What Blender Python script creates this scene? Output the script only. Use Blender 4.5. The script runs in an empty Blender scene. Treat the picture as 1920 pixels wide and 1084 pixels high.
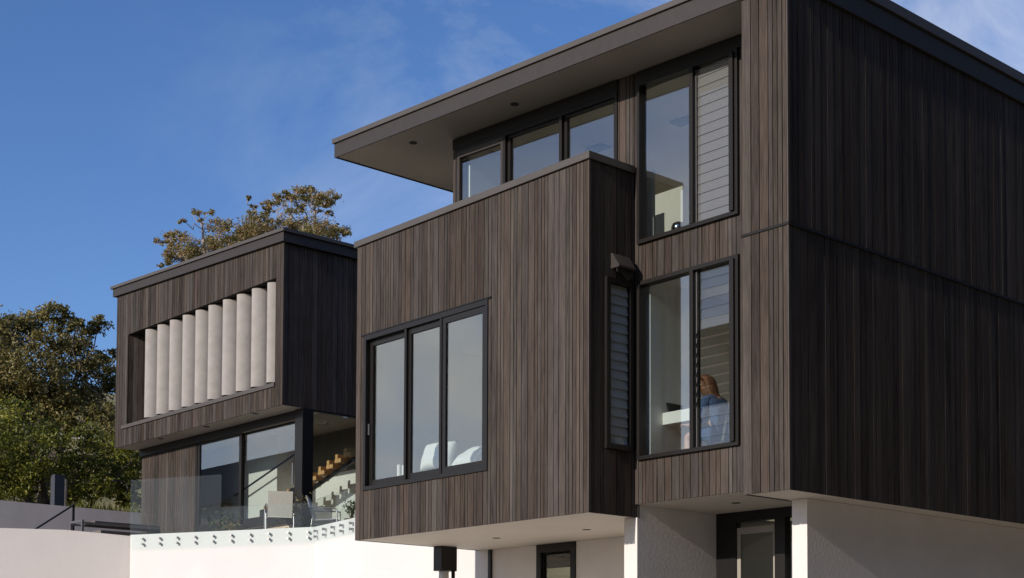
import bpy, bmesh, math, random
import numpy as np
from mathutils import Vector, Matrix, Euler

rnd = random.Random(7)
S = bpy.context.scene
COL = S.collection
R = math.radians

# ------------------------------------------------------------------ camera solution
YAW, PIT, ROL, FPX, CY = -0.84637224, 0.04658788, 0.00396551, 2686.3473, 1151.02225
FW = np.array([math.sin(YAW)*math.cos(PIT), math.cos(YAW)*math.cos(PIT), math.sin(PIT)])
_r = np.array([math.cos(YAW), -math.sin(YAW), 0.0]); _u = np.cross(_r, FW)
RT = _r*math.cos(ROL)+_u*math.sin(ROL); UP = -_r*math.sin(ROL)+_u*math.cos(ROL)
CAM = np.array([9.856, -12.849, -2.144])

def P(px, py, ax, val):
    """photo pixel -> point on the plane  ax = val (metres)"""
    d = RT*(px-960)/FPX + UP*(CY-py)/FPX + FW
    i = 'xyz'.index(ax)
    t = (val-CAM[i])/d[i]
    return Vector(CAM+d*t)

def PD(px, py, dist):
    d = RT*(px-960)/FPX + UP*(CY-py)/FPX + FW
    return Vector(CAM+d*dist)

SUN_EL, SUN_AZ = R(21.6), R(1.6)          # azimuth measured from -y towards +x
SUN = Vector((math.sin(SUN_AZ)*math.cos(SUN_EL), -math.cos(SUN_AZ)*math.cos(SUN_EL), math.sin(SUN_EL)))

# ------------------------------------------------------------------ materials
def newmat(name):
    m = bpy.data.materials.new(name); m.use_nodes = True
    nt = m.node_tree
    return m, nt, nt.nodes['Principled BSDF'], nt.nodes['Material Output']

def N(nt, typ, **kw):
    n = nt.nodes.new(typ)
    for k, v in kw.items():
        if k in n.inputs: n.inputs[k].default_value = v
        else: setattr(n, k, v)
    return n

def coords(nt, scale=(1, 1, 1)):
    tc = N(nt, 'ShaderNodeTexCoord'); mp = N(nt, 'ShaderNodeMapping')
    mp.inputs['Scale'].default_value = scale
    nt.links.new(tc.outputs['Object'], mp.inputs['Vector'])
    return mp.outputs['Vector']

def ramp(nt, fac, stops):
    r = N(nt, 'ShaderNodeValToRGB')
    el = r.color_ramp.elements
    while len(el) < len(stops): el.new(0.5)
    for e, (p, c) in zip(el, stops):
        e.position = p; e.color = (*c, 1)
    nt.links.new(fac, r.inputs['Fac'])
    return r.outputs['Color']

def bump(nt, b, height, strength=0.3, dist=0.01):
    bn = N(nt, 'ShaderNodeBump', Strength=strength, Distance=dist)
    nt.links.new(height, bn.inputs['Height']); nt.links.new(bn.outputs['Normal'], b.inputs['Normal'])

def plain(name, col, rough=0.5, metal=0.0, var=0.08, scale=6.0, spec=0.5, bmp=0.0):
    m, nt, b, o = newmat(name)
    v = coords(nt)
    n = N(nt, 'ShaderNodeTexNoise', Scale=scale, Detail=5.0, Roughness=0.6)
    nt.links.new(v, n.inputs['Vector'])
    c = ramp(nt, n.outputs['Fac'], [(0.3, tuple(x*(1-var) for x in col)), (0.7, tuple(min(1, x*(1+var)) for x in col))])
    nt.links.new(c, b.inputs['Base Color'])
    b.inputs['Roughness'].default_value = rough; b.inputs['Metallic'].default_value = metal
    b.inputs['Specular IOR Level'].default_value = spec
    if bmp:
        n2 = N(nt, 'ShaderNodeTexNoise', Scale=scale*12, Detail=3.0)
        nt.links.new(v, n2.inputs['Vector']); bump(nt, b, n2.outputs['Fac'], bmp, 0.006)
    return m

def mat_cladding(name, dark, light, rough=0.6, gscale=1.0, spec=0.35):
    """stained vertical boards: tone per board (attribute), grain stretched along z"""
    m, nt, b, o = newmat(name)
    at = N(nt, 'ShaderNodeAttribute', attribute_name='tone')
    v = coords(nt, (46*gscale, 46*gscale, 2.6*gscale))
    n = N(nt, 'ShaderNodeTexNoise', Scale=1.0, Detail=6.0, Roughness=0.65)
    nt.links.new(v, n.inputs['Vector'])
    v2 = coords(nt, (5, 5, .55)); n2 = N(nt, 'ShaderNodeTexNoise', Scale=1.0, Detail=4.0)
    nt.links.new(v2, n2.inputs['Vector'])
    mixa = N(nt, 'ShaderNodeMath', operation='MULTIPLY_ADD'); mixa.inputs[1].default_value = 0.75
    nt.links.new(n.outputs['Fac'], mixa.inputs[0])
    sc = N(nt, 'ShaderNodeMath', operation='MULTIPLY'); sc.inputs[1].default_value = 0.36
    nt.links.new(at.outputs['Fac'], sc.inputs[0]); nt.links.new(sc.outputs[0], mixa.inputs[2])
    ad = N(nt, 'ShaderNodeMath', operation='MULTIPLY_ADD'); ad.inputs[1].default_value = 0.42
    nt.links.new(n2.outputs['Fac'], ad.inputs[0]); nt.links.new(mixa.outputs[0], ad.inputs[2])
    mid = tuple((a+c)/2*np.array(k) for a, c, k in zip(dark, light, (1.02, 1.0, .97)))
    c = ramp(nt, ad.outputs[0], [(0.48, dark), (0.75, mid), (1.0, light)])
    wn = N(nt, 'ShaderNodeTexWhiteNoise', noise_dimensions='1D'); nt.links.new(at.outputs['Fac'], wn.inputs['W'])
    hs = N(nt, 'ShaderNodeHueSaturation'); nt.links.new(c, hs.inputs['Color'])
    for k, (lo_, hi_) in enumerate(((0.494, 0.508), (0.55, 0.95), (0.86, 1.16))):
        m_ = N(nt, 'ShaderNodeMapRange'); m_.inputs['To Min'].default_value = lo_; m_.inputs['To Max'].default_value = hi_
        sp = N(nt, 'ShaderNodeSeparateColor') if k == 0 else sp
        if k == 0: nt.links.new(wn.outputs['Color'], sp.inputs[0])
        nt.links.new(sp.outputs[k], m_.inputs['Value']); nt.links.new(m_.outputs[0], hs.inputs[('Hue', 'Saturation', 'Value')[k]])
    nt.links.new(hs.outputs['Color'], b.inputs['Base Color'])
    b.inputs['Roughness'].default_value = rough; b.inputs['Specular IOR Level'].default_value = spec
    bump(nt, b, n.outputs['Fac'], 0.6, 0.006)
    return m

def mat_glass(name, f0=0.08, tint=(0.93, 0.97, 0.96), rough=0.0):
    m, nt, b, o = newmat(name)
    nt.nodes.remove(b)
    tr = N(nt, 'ShaderNodeBsdfTransparent'); tr.inputs['Color'].default_value = (*tint, 1)
    gl = N(nt, 'ShaderNodeBsdfGlossy', Roughness=rough); gl.inputs['Color'].default_value = (1, 1, 1, 1)
    lw = N(nt, 'ShaderNodeLayerWeight'); lw.inputs['Blend'].default_value = 0.5
    pw = N(nt, 'ShaderNodeMath', operation='POWER'); pw.inputs[1].default_value = 5
    nt.links.new(lw.outputs['Facing'], pw.inputs[0])
    ma = N(nt, 'ShaderNodeMath', operation='MULTIPLY_ADD'); ma.inputs[1].default_value = 1-f0; ma.inputs[2].default_value = f0
    nt.links.new(pw.outputs[0], ma.inputs[0])
    mx = N(nt, 'ShaderNodeMixShader')
    nt.links.new(ma.outputs[0], mx.inputs['Fac']); nt.links.new(tr.outputs[0], mx.inputs[1]); nt.links.new(gl.outputs[0], mx.inputs[2])
    nt.links.new(mx.outputs[0], o.inputs['Surface'])
    return m

def mat_leaf(name, stops, trans=0.25, rough=0.45):
    m, nt, b, o = newmat(name)
    at = N(nt, 'ShaderNodeAttribute', attribute_name='tone')
    c = ramp(nt, at.outputs['Fac'], stops)
    nt.links.new(c, b.inputs['Base Color']); b.inputs['Roughness'].default_value = rough
    b.inputs['Specular IOR Level'].default_value = 0.4
    t = N(nt, 'ShaderNodeBsdfTranslucent'); nt.links.new(c, t.inputs['Color'])
    mx = N(nt, 'ShaderNodeMixShader', Fac=trans)
    nt.links.new(b.outputs[0], mx.inputs[1]); nt.links.new(t.outputs[0], mx.inputs[2]); nt.links.new(mx.outputs[0], o.inputs['Surface'])
    return m

M = {}
M['clad'] = mat_cladding('stained_cladding', (0.0165, 0.0118, 0.0090), (0.106, 0.080, 0.066), spec=0.06)
M['backing'] = plain('dark_backing', (0.012, 0.010, 0.009), 0.8)
M['fascia'] = plain('fascia_timber', (0.032, 0.0245, 0.0215), 0.6, scale=9, var=0.12)
M['cap'] = plain('cap_metal', (0.078, 0.066, 0.058), 0.5, metal=0.0, scale=2)
M['frame'] = plain('dark_frame', (0.014, 0.0115, 0.0105), 0.45, spec=0.25)
M['frame_black'] = plain('black_frame', (0.0125, 0.011, 0.0105), 0.4, spec=0.35)
M['white'] = plain('white_plaster', (0.72, 0.708, 0.69), 0.85, scale=1.2, var=0.03, bmp=0.25)
M['plaster'] = plain('grey_white_plaster', (0.74, 0.70, 0.66), 0.85, scale=2.0, var=0.05, bmp=0.3)
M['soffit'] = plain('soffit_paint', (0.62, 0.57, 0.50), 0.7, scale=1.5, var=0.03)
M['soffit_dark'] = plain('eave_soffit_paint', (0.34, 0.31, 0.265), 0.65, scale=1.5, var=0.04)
M['inner'] = plain('interior_white', (0.87, 0.84, 0.80), 0.8, scale=1.0, var=0.02)
M['floor'] = plain('interior_floor', (0.50, 0.40, 0.29), 0.5, scale=3, var=0.2)
M['concrete'] = plain('louvre_fin', (0.36, 0.325, 0.298), 0.75, scale=4, var=0.10, bmp=0.2)
M['glass'] = mat_glass('window_glass', 0.14)
M['glass2'] = mat_glass('louvre_glass', 0.10, (0.90, 0.93, 0.92))
M['balglass'] = mat_glass('balustrade_glass', 0.022, (0.965, 0.985, 0.98))
def mat_frost(name, col, f):
    m = mat_glass(name, 0.12, (0.88, 0.9, 0.9)); nt = m.node_tree; o = [n for n in nt.nodes if n.type == 'OUTPUT_MATERIAL'][0]
    src = o.inputs['Surface'].links[0].from_socket; d = N(nt, 'ShaderNodeBsdfDiffuse'); d.inputs['Color'].default_value = (*col, 1)
    x = N(nt, 'ShaderNodeMixShader', Fac=f); nt.links.new(src, x.inputs[1]); nt.links.new(d.outputs[0], x.inputs[2]); nt.links.new(x.outputs[0], o.inputs['Surface'])
    return m
M['frost'] = mat_frost('obscure_glass', (0.25, 0.25, 0.245), 0.42)
M['frost_dark'] = mat_frost('obscure_glass_grey', (0.50, 0.53, 0.51), 0.8)
M['steel'] = plain('steel', (0.35, 0.35, 0.36), 0.35, metal=0.8)
M['greywall'] = plain('grey_render', (0.52, 0.475, 0.47), 0.85, scale=3, var=0.06, bmp=0.3)
M['pinkwall'] = plain('warm_render', (0.87, 0.80, 0.745), 0.88, scale=1.1, var=0.03, bmp=0.4)
M['timber'] = plain('oiled_timber', (0.72, 0.40, 0.16), 0.5, scale=12, var=0.2)
M['deck'] = plain('deck_boards', (0.16, 0.13, 0.115), 0.7, scale=8, var=0.15)
M['black'] = plain('matt_black', (0.010, 0.010, 0.011), 0.5)
M['bluegrey'] = plain('blue_grey_panel', (0.055, 0.06, 0.08), 0.6)
M['fabric'] = plain('white_linen', (0.82, 0.80, 0.77), 0.9, scale=10, var=0.05, bmp=0.4)
M['sling'] = plain('grey_sling', (0.30, 0.32, 0.34), 0.7, scale=30, var=0.1)
M['cream'] = plain('cream_sling', (0.60, 0.58, 0.50), 0.8, scale=30, var=0.08)
M['denim'] = plain('denim', (0.050, 0.085, 0.18), 0.9, scale=35, var=0.35, bmp=0.5)
M['skin'] = plain('skin', (0.56, 0.32, 0.22), 0.55, scale=12, var=0.06)
M['hair'] = plain('auburn_hair', (0.15, 0.058, 0.022), 0.55, scale=40, var=0.45, bmp=0.6)
M['clear'] = mat_glass('clear_plastic', 0.10, (0.93, 0.95, 0.97))
M['chrome'] = plain('chrome', (0.75, 0.75, 0.76), 0.12, metal=1.0)
M['bark_pale'] = plain('pale_bark', (0.33, 0.27, 0.23), 0.8, scale=5, var=0.35)
M['bark'] = plain('dark_bark', (0.10, 0.08, 0.06), 0.85, scale=6, var=0.3)
M['leaf_olive'] = mat_leaf('leaf_olive', [(0.0, (0.045, 0.046, 0.012)), (0.45, (0.175, 0.150, 0.040)), (0.8, (0.31, 0.25, 0.085)), (1.0, (0.42, 0.33, 0.16))], 0.25)
M['leaf_green'] = mat_leaf('leaf_green', [(0.0, (0.035, 0.046, 0.008)), (0.5, (0.14, 0.155, 0.020)), (0.85, (0.28, 0.27, 0.03)), (1.0, (0.38, 0.33, 0.05))], 0.35)
M['leaf_gum'] = mat_leaf('leaf_gum', [(0.0, (0.11, 0.10, 0.03)), (0.4, (0.25, 0.215, 0.07)), (0.7, (0.35, 0.225, 0.095)), (1.0, (0.42, 0.26, 0.16))], 0.2)
M['leaf_pot'] = mat_leaf('leaf_pot', [(0.0, (0.02, 0.035, 0.012)), (0.6, (0.05, 0.09, 0.025)), (1.0, (0.10, 0.14, 0.04))], 0.25)
M['terracotta'] = plain('pot_clay', (0.15, 0.12, 0.11), 0.8)
M['inner_unlit'] = plain('unlit_wall_tone', (0.14, 0.125, 0.10), 0.7, scale=1.5, var=0.04)  # dark tone carries the shade of the unlit upper wall
M['glass_edge'] = plain('glass_edge', (0.035, 0.05, 0.047), 0.4)
M['asphalt'] = plain('pale_paving', (0.41, 0.355, 0.295), 0.9, scale=1.2, var=0.1, bmp=0.4)

def mat_ground(name, a, b_, c_):
    m, nt, b, o = newmat(name)
    v = coords(nt)
    n = N(nt, 'ShaderNodeTexNoise', Scale=0.35, Detail=8.0, Roughness=0.7); nt.links.new(v, n.inputs['Vector'])
    nt.links.new(ramp(nt, n.outputs['Fac'], [(0.3, a), (0.5, b_), (0.7, c_)]), b.inputs['Base Color'])
    b.inputs['Roughness'].default_value = 0.95
    n2 = N(nt, 'ShaderNodeTexNoise', Scale=9.0, Detail=4.0); nt.links.new(v, n2.inputs['Vector'])
    bump(nt, b, n2.outputs['Fac'], 0.6, 0.08)
    return m
M['lawn'] = mat_ground('ground_grass', (0.05, 0.065, 0.02), (0.085, 0.095, 0.03), (0.15, 0.13, 0.055))
M['hill'] = mat_ground('dry_hill', (0.10, 0.10, 0.035), (0.20, 0.17, 0.075), (0.30, 0.25, 0.13))

def mat_tiles(name):
    m, nt, b, o = newmat(name)
    v = coords(nt, (4, 4, 4))
    w = N(nt, 'ShaderNodeTexBrick', Scale=1.0); nt.links.new(v, w.inputs['Vector'])
    w.inputs['Color1'].default_value = (0.12, 0.085, 0.065, 1); w.inputs['Color2'].default_value = (0.16, 0.11, 0.08, 1); w.inputs['Mortar'].default_value = (0.03, 0.025, 0.02, 1)
    nt.links.new(w.outputs['Color'], b.inputs['Base Color']); b.inputs['Roughness'].default_value = 0.8
    return m
M['tiles'] = mat_tiles('roof_tiles')

# ------------------------------------------------------------------ mesh helpers
ORI = {}          # object name -> world origin (all rotations zero while building)

class MB:
    def __init__(self): self.v = []; self.f = []; self.t = []; self.mi = []; self.cur = 0; self.tone = 0.5
    def face(self, pts, tone=None, mi=None):
        i = len(self.v); self.v.extend([tuple(p) for p in pts]); self.f.append(tuple(range(i, i+len(pts))))
        self.t.append(self.tone if tone is None else tone); self.mi.append(self.cur if mi is None else mi)
    def poly(self, verts, faces, tone=None):
        i = len(self.v); self.v.extend([tuple(p) for p in verts])
        for f in faces:
            self.f.append(tuple(i+k for k in f)); self.t.append(self.tone if tone is None else tone); self.mi.append(self.cur)
    def box(self, x0, x1, y0, y1, z0, z1, tone=None):
        v = [(x0,y0,z0),(x1,y0,z0),(x1,y1,z0),(x0,y1,z0),(x0,y0,z1),(x1,y0,z1),(x1,y1,z1),(x0,y1,z1)]
        self.poly(v, [(3,2,1,0),(4,5,6,7),(0,1,5,4),(1,2,6,5),(2,3,7,6),(3,0,4,7)], tone)
    def prism(self, ax, pts, a0, a1, tone=None):
        """polygon pts extruded along axis ax from a0 to a1; pts in the two other axes (x,z)/(y,z)/(x,y)"""
        def mk(p, a): return {'x': (a, p[0], p[1]), 'y': (p[0], a, p[1]), 'z': (p[0], p[1], a)}[ax]
        n = len(pts)
        v = [mk(p, a0) for p in pts]+[mk(p, a1) for p in pts]
        fs = [tuple(range(n))[::-1], tuple(range(n, 2*n))]+[(i, (i+1) % n, n+(i+1) % n, n+i) for i in range(n)]
        self.poly(v, fs, tone)
    def tube(self, p0, p1, r0, r1=None, n=8, cap=True, tone=None):
        if r1 is None: r1 = r0
        p0 = Vector(p0); p1 = Vector(p1); d = (p1-p0)
        if d.length < 1e-6: return
        d.normalize(); a = d.orthogonal().normalized(); b = d.cross(a)
        v = []
        for p, r in ((p0, r0), (p1, r1)):
            for k in range(n):
                t = 2*math.pi*k/n; v.append(p+a*(r*math.cos(t))+b*(r*math.sin(t)))
        fs = [(k, (k+1) % n, n+(k+1) % n, n+k) for k in range(n)]
        if cap: fs += [tuple(range(n))[::-1], tuple(range(n, 2*n))]
        self.poly(v, fs, tone)
    def path(self, pts, r, n=8):
        for i, (a, b) in enumerate(zip(pts[:-1], pts[1:])):
            ra = r if not isinstance(r, (list, tuple)) else r[i]; rb = r if not isinstance(r, (list, tuple)) else r[i+1]
            self.tube(a, b, ra, rb, n)
    def lathe(self, c, prof, n=20, tone=None):
        v = []; fs = []
        for (r, z) in prof:
            for k in range(n):
                t = 2*math.pi*k/n; v.append((c[0]+r*math.cos(t), c[1]+r*math.sin(t), c[2]+z))
        for j in range(len(prof)-1):
            for k in range(n): fs.append((j*n+k, j*n+(k+1) % n, (j+1)*n+(k+1) % n, (j+1)*n+k))
        fs.append(tuple(range(n))[::-1]); fs.append(tuple(range((len(prof)-1)*n, len(prof)*n)))
        self.poly(v, fs, tone)
    def build(self, name, mats, parent=None, smooth=False, bevel=0.0, origin=None):
        if not isinstance(mats, (list, tuple)): mats = [mats]
        o0 = ORI[parent.name] if parent else (Vector(origin) if origin else Vector((0, 0, 0)))
        me = bpy.data.meshes.new(name)
        me.from_pydata([tuple(Vector(p)-o0) for p in self.v], [], self.f)
        for m in mats: me.materials.append(m)
        me.polygons.foreach_set('material_index', self.mi)
        at = me.attributes.new('tone', 'FLOAT', 'FACE'); at.data.foreach_set('value', self.t)
        if smooth: me.polygons.foreach_set('use_smooth', [True]*len(self.f))
        me.update()
        if not smooth or True:
            bm = bmesh.new(); bm.from_mesh(me)
            if bevel or smooth: bmesh.ops.remove_doubles(bm, verts=bm.verts, dist=1e-5)
            bm.to_mesh(me); bm.free()
        o = bpy.data.objects.new(name, me); COL.objects.link(o)
        if parent: o.parent = parent
        else: o.location = o0
        ORI[o.name] = o0
        if bevel:
            b = o.modifiers.new('bevel', 'BEVEL'); b.width = bevel; b.segments = 2; b.limit_method = 'ANGLE'
        return o

def thing(name, loc, label, cat, group=None):
    o = bpy.data.objects.new(name, None); COL.objects.link(o); o.location = loc
    o.empty_display_size = 0.2
    ORI[o.name] = Vector(loc)
    tag(o, label, cat, group); return o
def tag(o, label, cat, group=None):
    o['label'] = label; o['category'] = cat
    if group: o['group'] = group
    return o
def structure(o, kind='structure'):
    o['kind'] = kind; return o

def rest_minus(a0, a1, holes):
    """interval a0..a1 minus hole intervals"""
    segs = [(a0, a1)]
    for h0, h1 in holes:
        out = []
        for s0, s1 in segs:
            if h1 <= s0 or h0 >= s1: out.append((s0, s1)); continue
            if h0 > s0: out.append((s0, h0))
            if h1 < s1: out.append((h1, s1))
        segs = out
    return [s for s in segs if s[1]-s[0] > 1e-4]

def boards(mb, ax, c, out, u0, u1, z0, z1, holes=(), th=0.022, seed=1, wlo=0.066, whi=0.128, gap=0.0105):
    """vertical cladding boards on the plane ax=c (outer face), facing sign 'out'; u is the other horizontal axis.
    z0,z1 numbers or functions of u; holes (ua,ub,za,zb)"""
    r = random.Random(seed)
    f0 = z0 if callable(z0) else (lambda u: z0)
    f1 = z1 if callable(z1) else (lambda u: z1)
    u = u0
    ed = sorted(set([h[0] for h in holes]+[h[1] for h in holes]))
    while u < u1-0.004:
        w = r.choice((wlo, wlo, (wlo+whi)/2, whi, whi))*r.uniform(0.93, 1.07)
        ub = min(u+w, u1)
        if u1-ub < 0.03: ub = u1
        tone = min(1, max(0, r.gauss(0.5, 0.135)))
        dp = r.uniform(-0.0012, 0.0012)
        a, b = u, ub-gap
        cuts = [a]+[e for e in ed if a < e < b]+[b]
        for s0, s1 in zip(cuts[:-1], cuts[1:]):
            if s1-s0 < 0.003: continue
            m = (s0+s1)/2
            hs = [(h[2], h[3] if not callable(h[3]) else h[3](m)) for h in holes if h[0] <= m <= h[1]]
            for t0, t1 in rest_minus(f0(m), f1(m), hs):
                zt0 = (f1(s0) if abs(t1-f1(m)) < 1e-6 else t1); zt1 = (f1(s1) if abs(t1-f1(m)) < 1e-6 else t1)
                zb0 = (f0(s0) if abs(t0-f0(m)) < 1e-6 else t0); zb1 = (f0(s1) if abs(t0-f0(m)) < 1e-6 else t0)
                fo = c+out*dp; bo = c-out*th
                pt = (lambda uu, zz, d: (d, uu, zz) if ax == 'x' else (uu, d, zz))
                A = [pt(s0, zb0, fo), pt(s1, zb1, fo), pt(s1, zt1, fo), pt(s0, zt0, fo)]
                B = [pt(s0, zb0, bo), pt(s1, zb1, bo), pt(s1, zt1, bo), pt(s0, zt0, bo)]
                mb.poly(A+B, [(0, 1, 2, 3), (0, 4, 5, 1), (1, 5, 6, 2), (2, 6, 7, 3), (3, 7, 4, 0)], tone)
        u = ub

def panel(mb, ax, c0, c1, u0, u1, z0, z1, holes=(), mf=0, mk=1):
    """solid wall slab between planes ax=c0 (outer, slot mf) and ax=c1 (inner, slot mk) with rectangular holes; z1 may be a function"""
    us = sorted(set([u0, u1]+[h[k] for h in holes for k in (0, 1) if u0 < h[k] < u1]))
    top = z1 if callable(z1) else (lambda u: z1)
    hz = [h[2] for h in holes]+[h[3] if not callable(h[3]) else h[3]((h[0]+h[1])/2) for h in holes]
    zs = sorted(set([z0]+[z for z in hz if z0 < z < top((u0+u1)/2)-1e-4]))+[None]
    def zz(k, u): return top(u) if zs[k] is None else zs[k]
    def solid(i, k):
        if i < 0 or i >= len(us)-1 or k < 0 or k >= len(zs)-1: return False
        um = (us[i]+us[i+1])/2; zm = (zz(k, um)+zz(k+1, um))/2
        for h in holes:
            h3 = h[3] if not callable(h[3]) else h[3]((h[0]+h[1])/2)
            if h[0] < um < h[1] and h[2] < zm < h3: return False
        return True
    pt = (lambda d, uu, z: (d, uu, z) if ax == 'x' else (uu, d, z))
    for i in range(len(us)-1):
        for k in range(len(zs)-1):
            if not solid(i, k): continue
            a, b = us[i], us[i+1]
            q = [(a, zz(k, a)), (b, zz(k, b)), (b, zz(k+1, b)), (a, zz(k+1, a))]
            mb.face([pt(c0, *p) for p in q], mi=mf); mb.face([pt(c1, *p) for p in q], mi=mk)
            for (p, r_, ni, nk) in ((q[0], q[1], i, k-1), (q[1], q[2], i+1, k), (q[2], q[3], i, k+1), (q[3], q[0], i-1, k)):
                if not solid(ni, nk): mb.face([pt(c0, *p), pt(c0, *r_), pt(c1, *r_), pt(c1, *p)], mi=mf)

def ring(mb, ax, c0, c1, q, w):
    """mitred frame: outer quad q (u,z)x4 starting bottom-left, ccw; member widths w (number or b,r,t,l)"""
    if not isinstance(w, (tuple, list)): w = (w,)*4
    (a, b, c, d) = q
    wb, wr, wt, wl = w
    def top(u): return d[1]+(c[1]-d[1])*(u-d[0])/(c[0]-d[0])
    def bot(u): return a[1]+(b[1]-a[1])*(u-a[0])/(b[0]-a[0])
    ia = (a[0]+wl, bot(a[0]+wl)+wb); ib = (b[0]-wr, bot(b[0]-wr)+wb); ic = (c[0]-wr, top(c[0]-wr)-wt); id_ = (d[0]+wl, top(d[0]+wl)-wt)
    for m in ((a, b, ib, ia), (b, c, ic, ib), (c, d, id_, ic), (d, a, ia, id_)):
        mb.prism(ax, m, c0, c1)
    return (ia, ib, ic, id_)

def pane(mb, ax, c, q, th=0.006):
    mb.prism(ax, q, c, c+th)

# ------------------------------------------------------------------ MAIN HOUSE
ZG = -3.75
zs = lambda x: 5.809-0.0487*(x+0.678)          # eave soffit height (roof falls towards +x)
H = thing('house', (-3.6, 4.0, ZG), 'three-storey dark timber house with a projecting bay box under an overhanging flat roof', 'house')

# --- right-hand block (front fin + long side)
mb = MB(); boards(mb, 'y', 0.0, -1, -0.66, -0.012, 0.0, 2.995, seed=11)
boards(mb, 'y', 0.0, -1, -0.66, -0.012, 3.03, lambda x: zs(x)+0.05, seed=11)
mb.box(-0.013, 0.006, -0.006, 0.03, 0.0, 2.995, 0.95); mb.box(-0.013, 0.006, -0.006, 0.03, 3.03, zs(0), 0.95)
mb.build('front_cladding', M['clad'], H)
mb = MB(); boards(mb, 'x', 0.0, 1, 0.032, 12.0, 0.0, 2.995, seed=21); boards(mb, 'x', 0.0, 1, 0.032, 12.0, 3.03, 5.80, seed=22)
mb.build('side_cladding', M['clad'], H)
mb = MB(); boards(mb, 'x', -0.664, -1, 0.03, 0.75, 0.0, 5.80, seed=12); mb.build('fin_return_cladding', M['clad'], H)
mb = MB(); mb.box(-0.640, -0.024, 0.024, 0.12, 0.004, 5.83); mb.box(-0.12, -0.024, 0.12, 11.95, 0.004, 5.75); mb.box(-5.9, -0.12, 11.8, 11.95, 0.004, 5.75)
mb.box(-0.640, -0.55, 0.12, 5.2, 0.004, 5.80)
mb.build('wall', M['backing'], H)
mb = MB(); mb.box(-0.67, 0.014, -0.014, 0.0, 2.997, 3.027); mb.box(0.0, 0.016, 0.0, 12.0, 2.997, 3.027); mb.build('floor_flashing', M['frame'], H)
mb = MB(); mb.box(0.0, 0.03, -0.028, 12.02, 5.80, 6.062); mb.build('side_fascia', M['fascia'], H)
mb = MB(); mb.box(-0.10, 0.055, -0.056, 12.05, 6.065, 6.19); mb.build('side_cap', M['cap'], H)

# --- recessed bay wall and top-floor wall on y = 0.75
YB = 0.75
upper_top = lambda x: zs(x)-0.155
holes = [(-3.015, -1.31, 3.60, upper_top), (-3.015, -1.31, 0.74, 3.10), (-6.83, -3.40, 4.40, upper_top)]
mb = MB(); boards(mb, 'y', YB, -1, -3.085, -0.69, 0.17, lambda x: zs(x)-0.006, holes[:2], seed=31)
boards(mb, 'y', YB, -1, -6.91, -3.085, 4.5, lambda x: zs(x)-0.006, holes[2:], seed=32)
mb.build('bay_cladding', M['clad'], H)
mb = MB(); panel(mb, 'y', YB+0.024, YB+0.15, -3.085, -0.66, 0.172, lambda x: zs(x)-0.01, holes[:2])
panel(mb, 'y', YB+0.024, YB+0.15, -6.89, -3.085, 4.5, lambda x: zs(x)-0.01, holes[2:])
mb.box(-6.89, -6.76, YB+0.15, 8.6, 4.5, 6.08)
mb.build('front_wall', [M['backing'], M['inner']], H)
mb = MB(); mb.prism('y', [(-6.90, upper_top(-6.90)), (-3.40, upper_top(-3.40)), (-3.40, zs(-3.40)-0.004), (-6.90, zs(-6.90)-0.004)], YB-0.022, YB-0.004)
mb.prism('y', [(-3.04, upper_top(-3.04)), (-0.70, upper_top(-0.70)), (-0.70, zs(-0.70)-0.004), (-3.04, zs(-3.04)-0.004)], YB-0.022, YB-0.004); mb.build('window_header', M['frame_black'], H)
mb = MB(); boards(mb, 'x', -6.91, -1, YB+0.02, 8.7, 4.5, 6.09, seed=33); mb.build('end_cladding', M['clad'], H)

# --- roof over the top floor: the fascia runs flush with the fin and turns the corner
mb = MB(); mb.prism('y', [(-8.94, zs(-8.94)+0.03), (-0.03, zs(-0.03)+0.03), (-0.03, zs(-0.03)+0.25), (-8.94, zs(-8.94)+0.25)], -0.008, 11.9); roof = mb.build('roof', M['cap'], H)
mb = MB(); mb.prism('y', [(-8.93, zs(-8.93)+0.012), (-0.67, zs(-0.67)+0.012), (-0.67, zs(-0.67)+0.028), (-8.93, zs(-8.93)+0.028)], -0.005, YB+0.02)
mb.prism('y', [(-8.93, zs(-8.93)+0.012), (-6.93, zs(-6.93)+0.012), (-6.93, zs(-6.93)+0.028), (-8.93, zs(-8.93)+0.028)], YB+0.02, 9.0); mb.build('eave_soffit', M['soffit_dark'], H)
mb = MB()
mb.prism('y', [(-8.97, zs(-8.97)), (0.0, zs(0)), (0.0, zs(0)+0.222), (-8.97, zs(-8.97)+0.222)], -0.03, -0.01)
mb.prism('x', [(-0.01, zs(-8.96)), (9.2, zs(-8.96)), (9.2, zs(-8.96)+0.222), (-0.01, zs(-8.96)+0.222)], -8.97, -8.95)
mb.build('eave_fascia', M['fascia'], H)
mb = MB(); mb.prism('y', [(-9.0, zs(-9)+0.228), (0.05, zs(0.05)+0.228), (0.05, zs(0.05)+0.30), (-9.0, zs(-9)+0.30)], -0.06, 0.10)
mb.prism('x', [(0.10, zs(-9)+0.228), (9.22, zs(-9)+0.228), (9.22, zs(-9)+0.30), (0.10, zs(-9)+0.30)], -9.0, -8.86)
mb.build('roof_edge_cap', M['cap'], H)

def downlight(x, y, z, parent, r=0.055):
    mb = MB(); mb.lathe((x, y, z-0.006), [(r, 0), (r, 0.006), (r*0.75, 0.006), (r*0.7, 0.002)], 20)
    return mb.build('downlight', M['black'], parent)
for (x, y) in ((-7.474, 0.413), (-5.108, 0.404)): downlight(x, y, zs(x)+0.011, H, 0.063)

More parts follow.
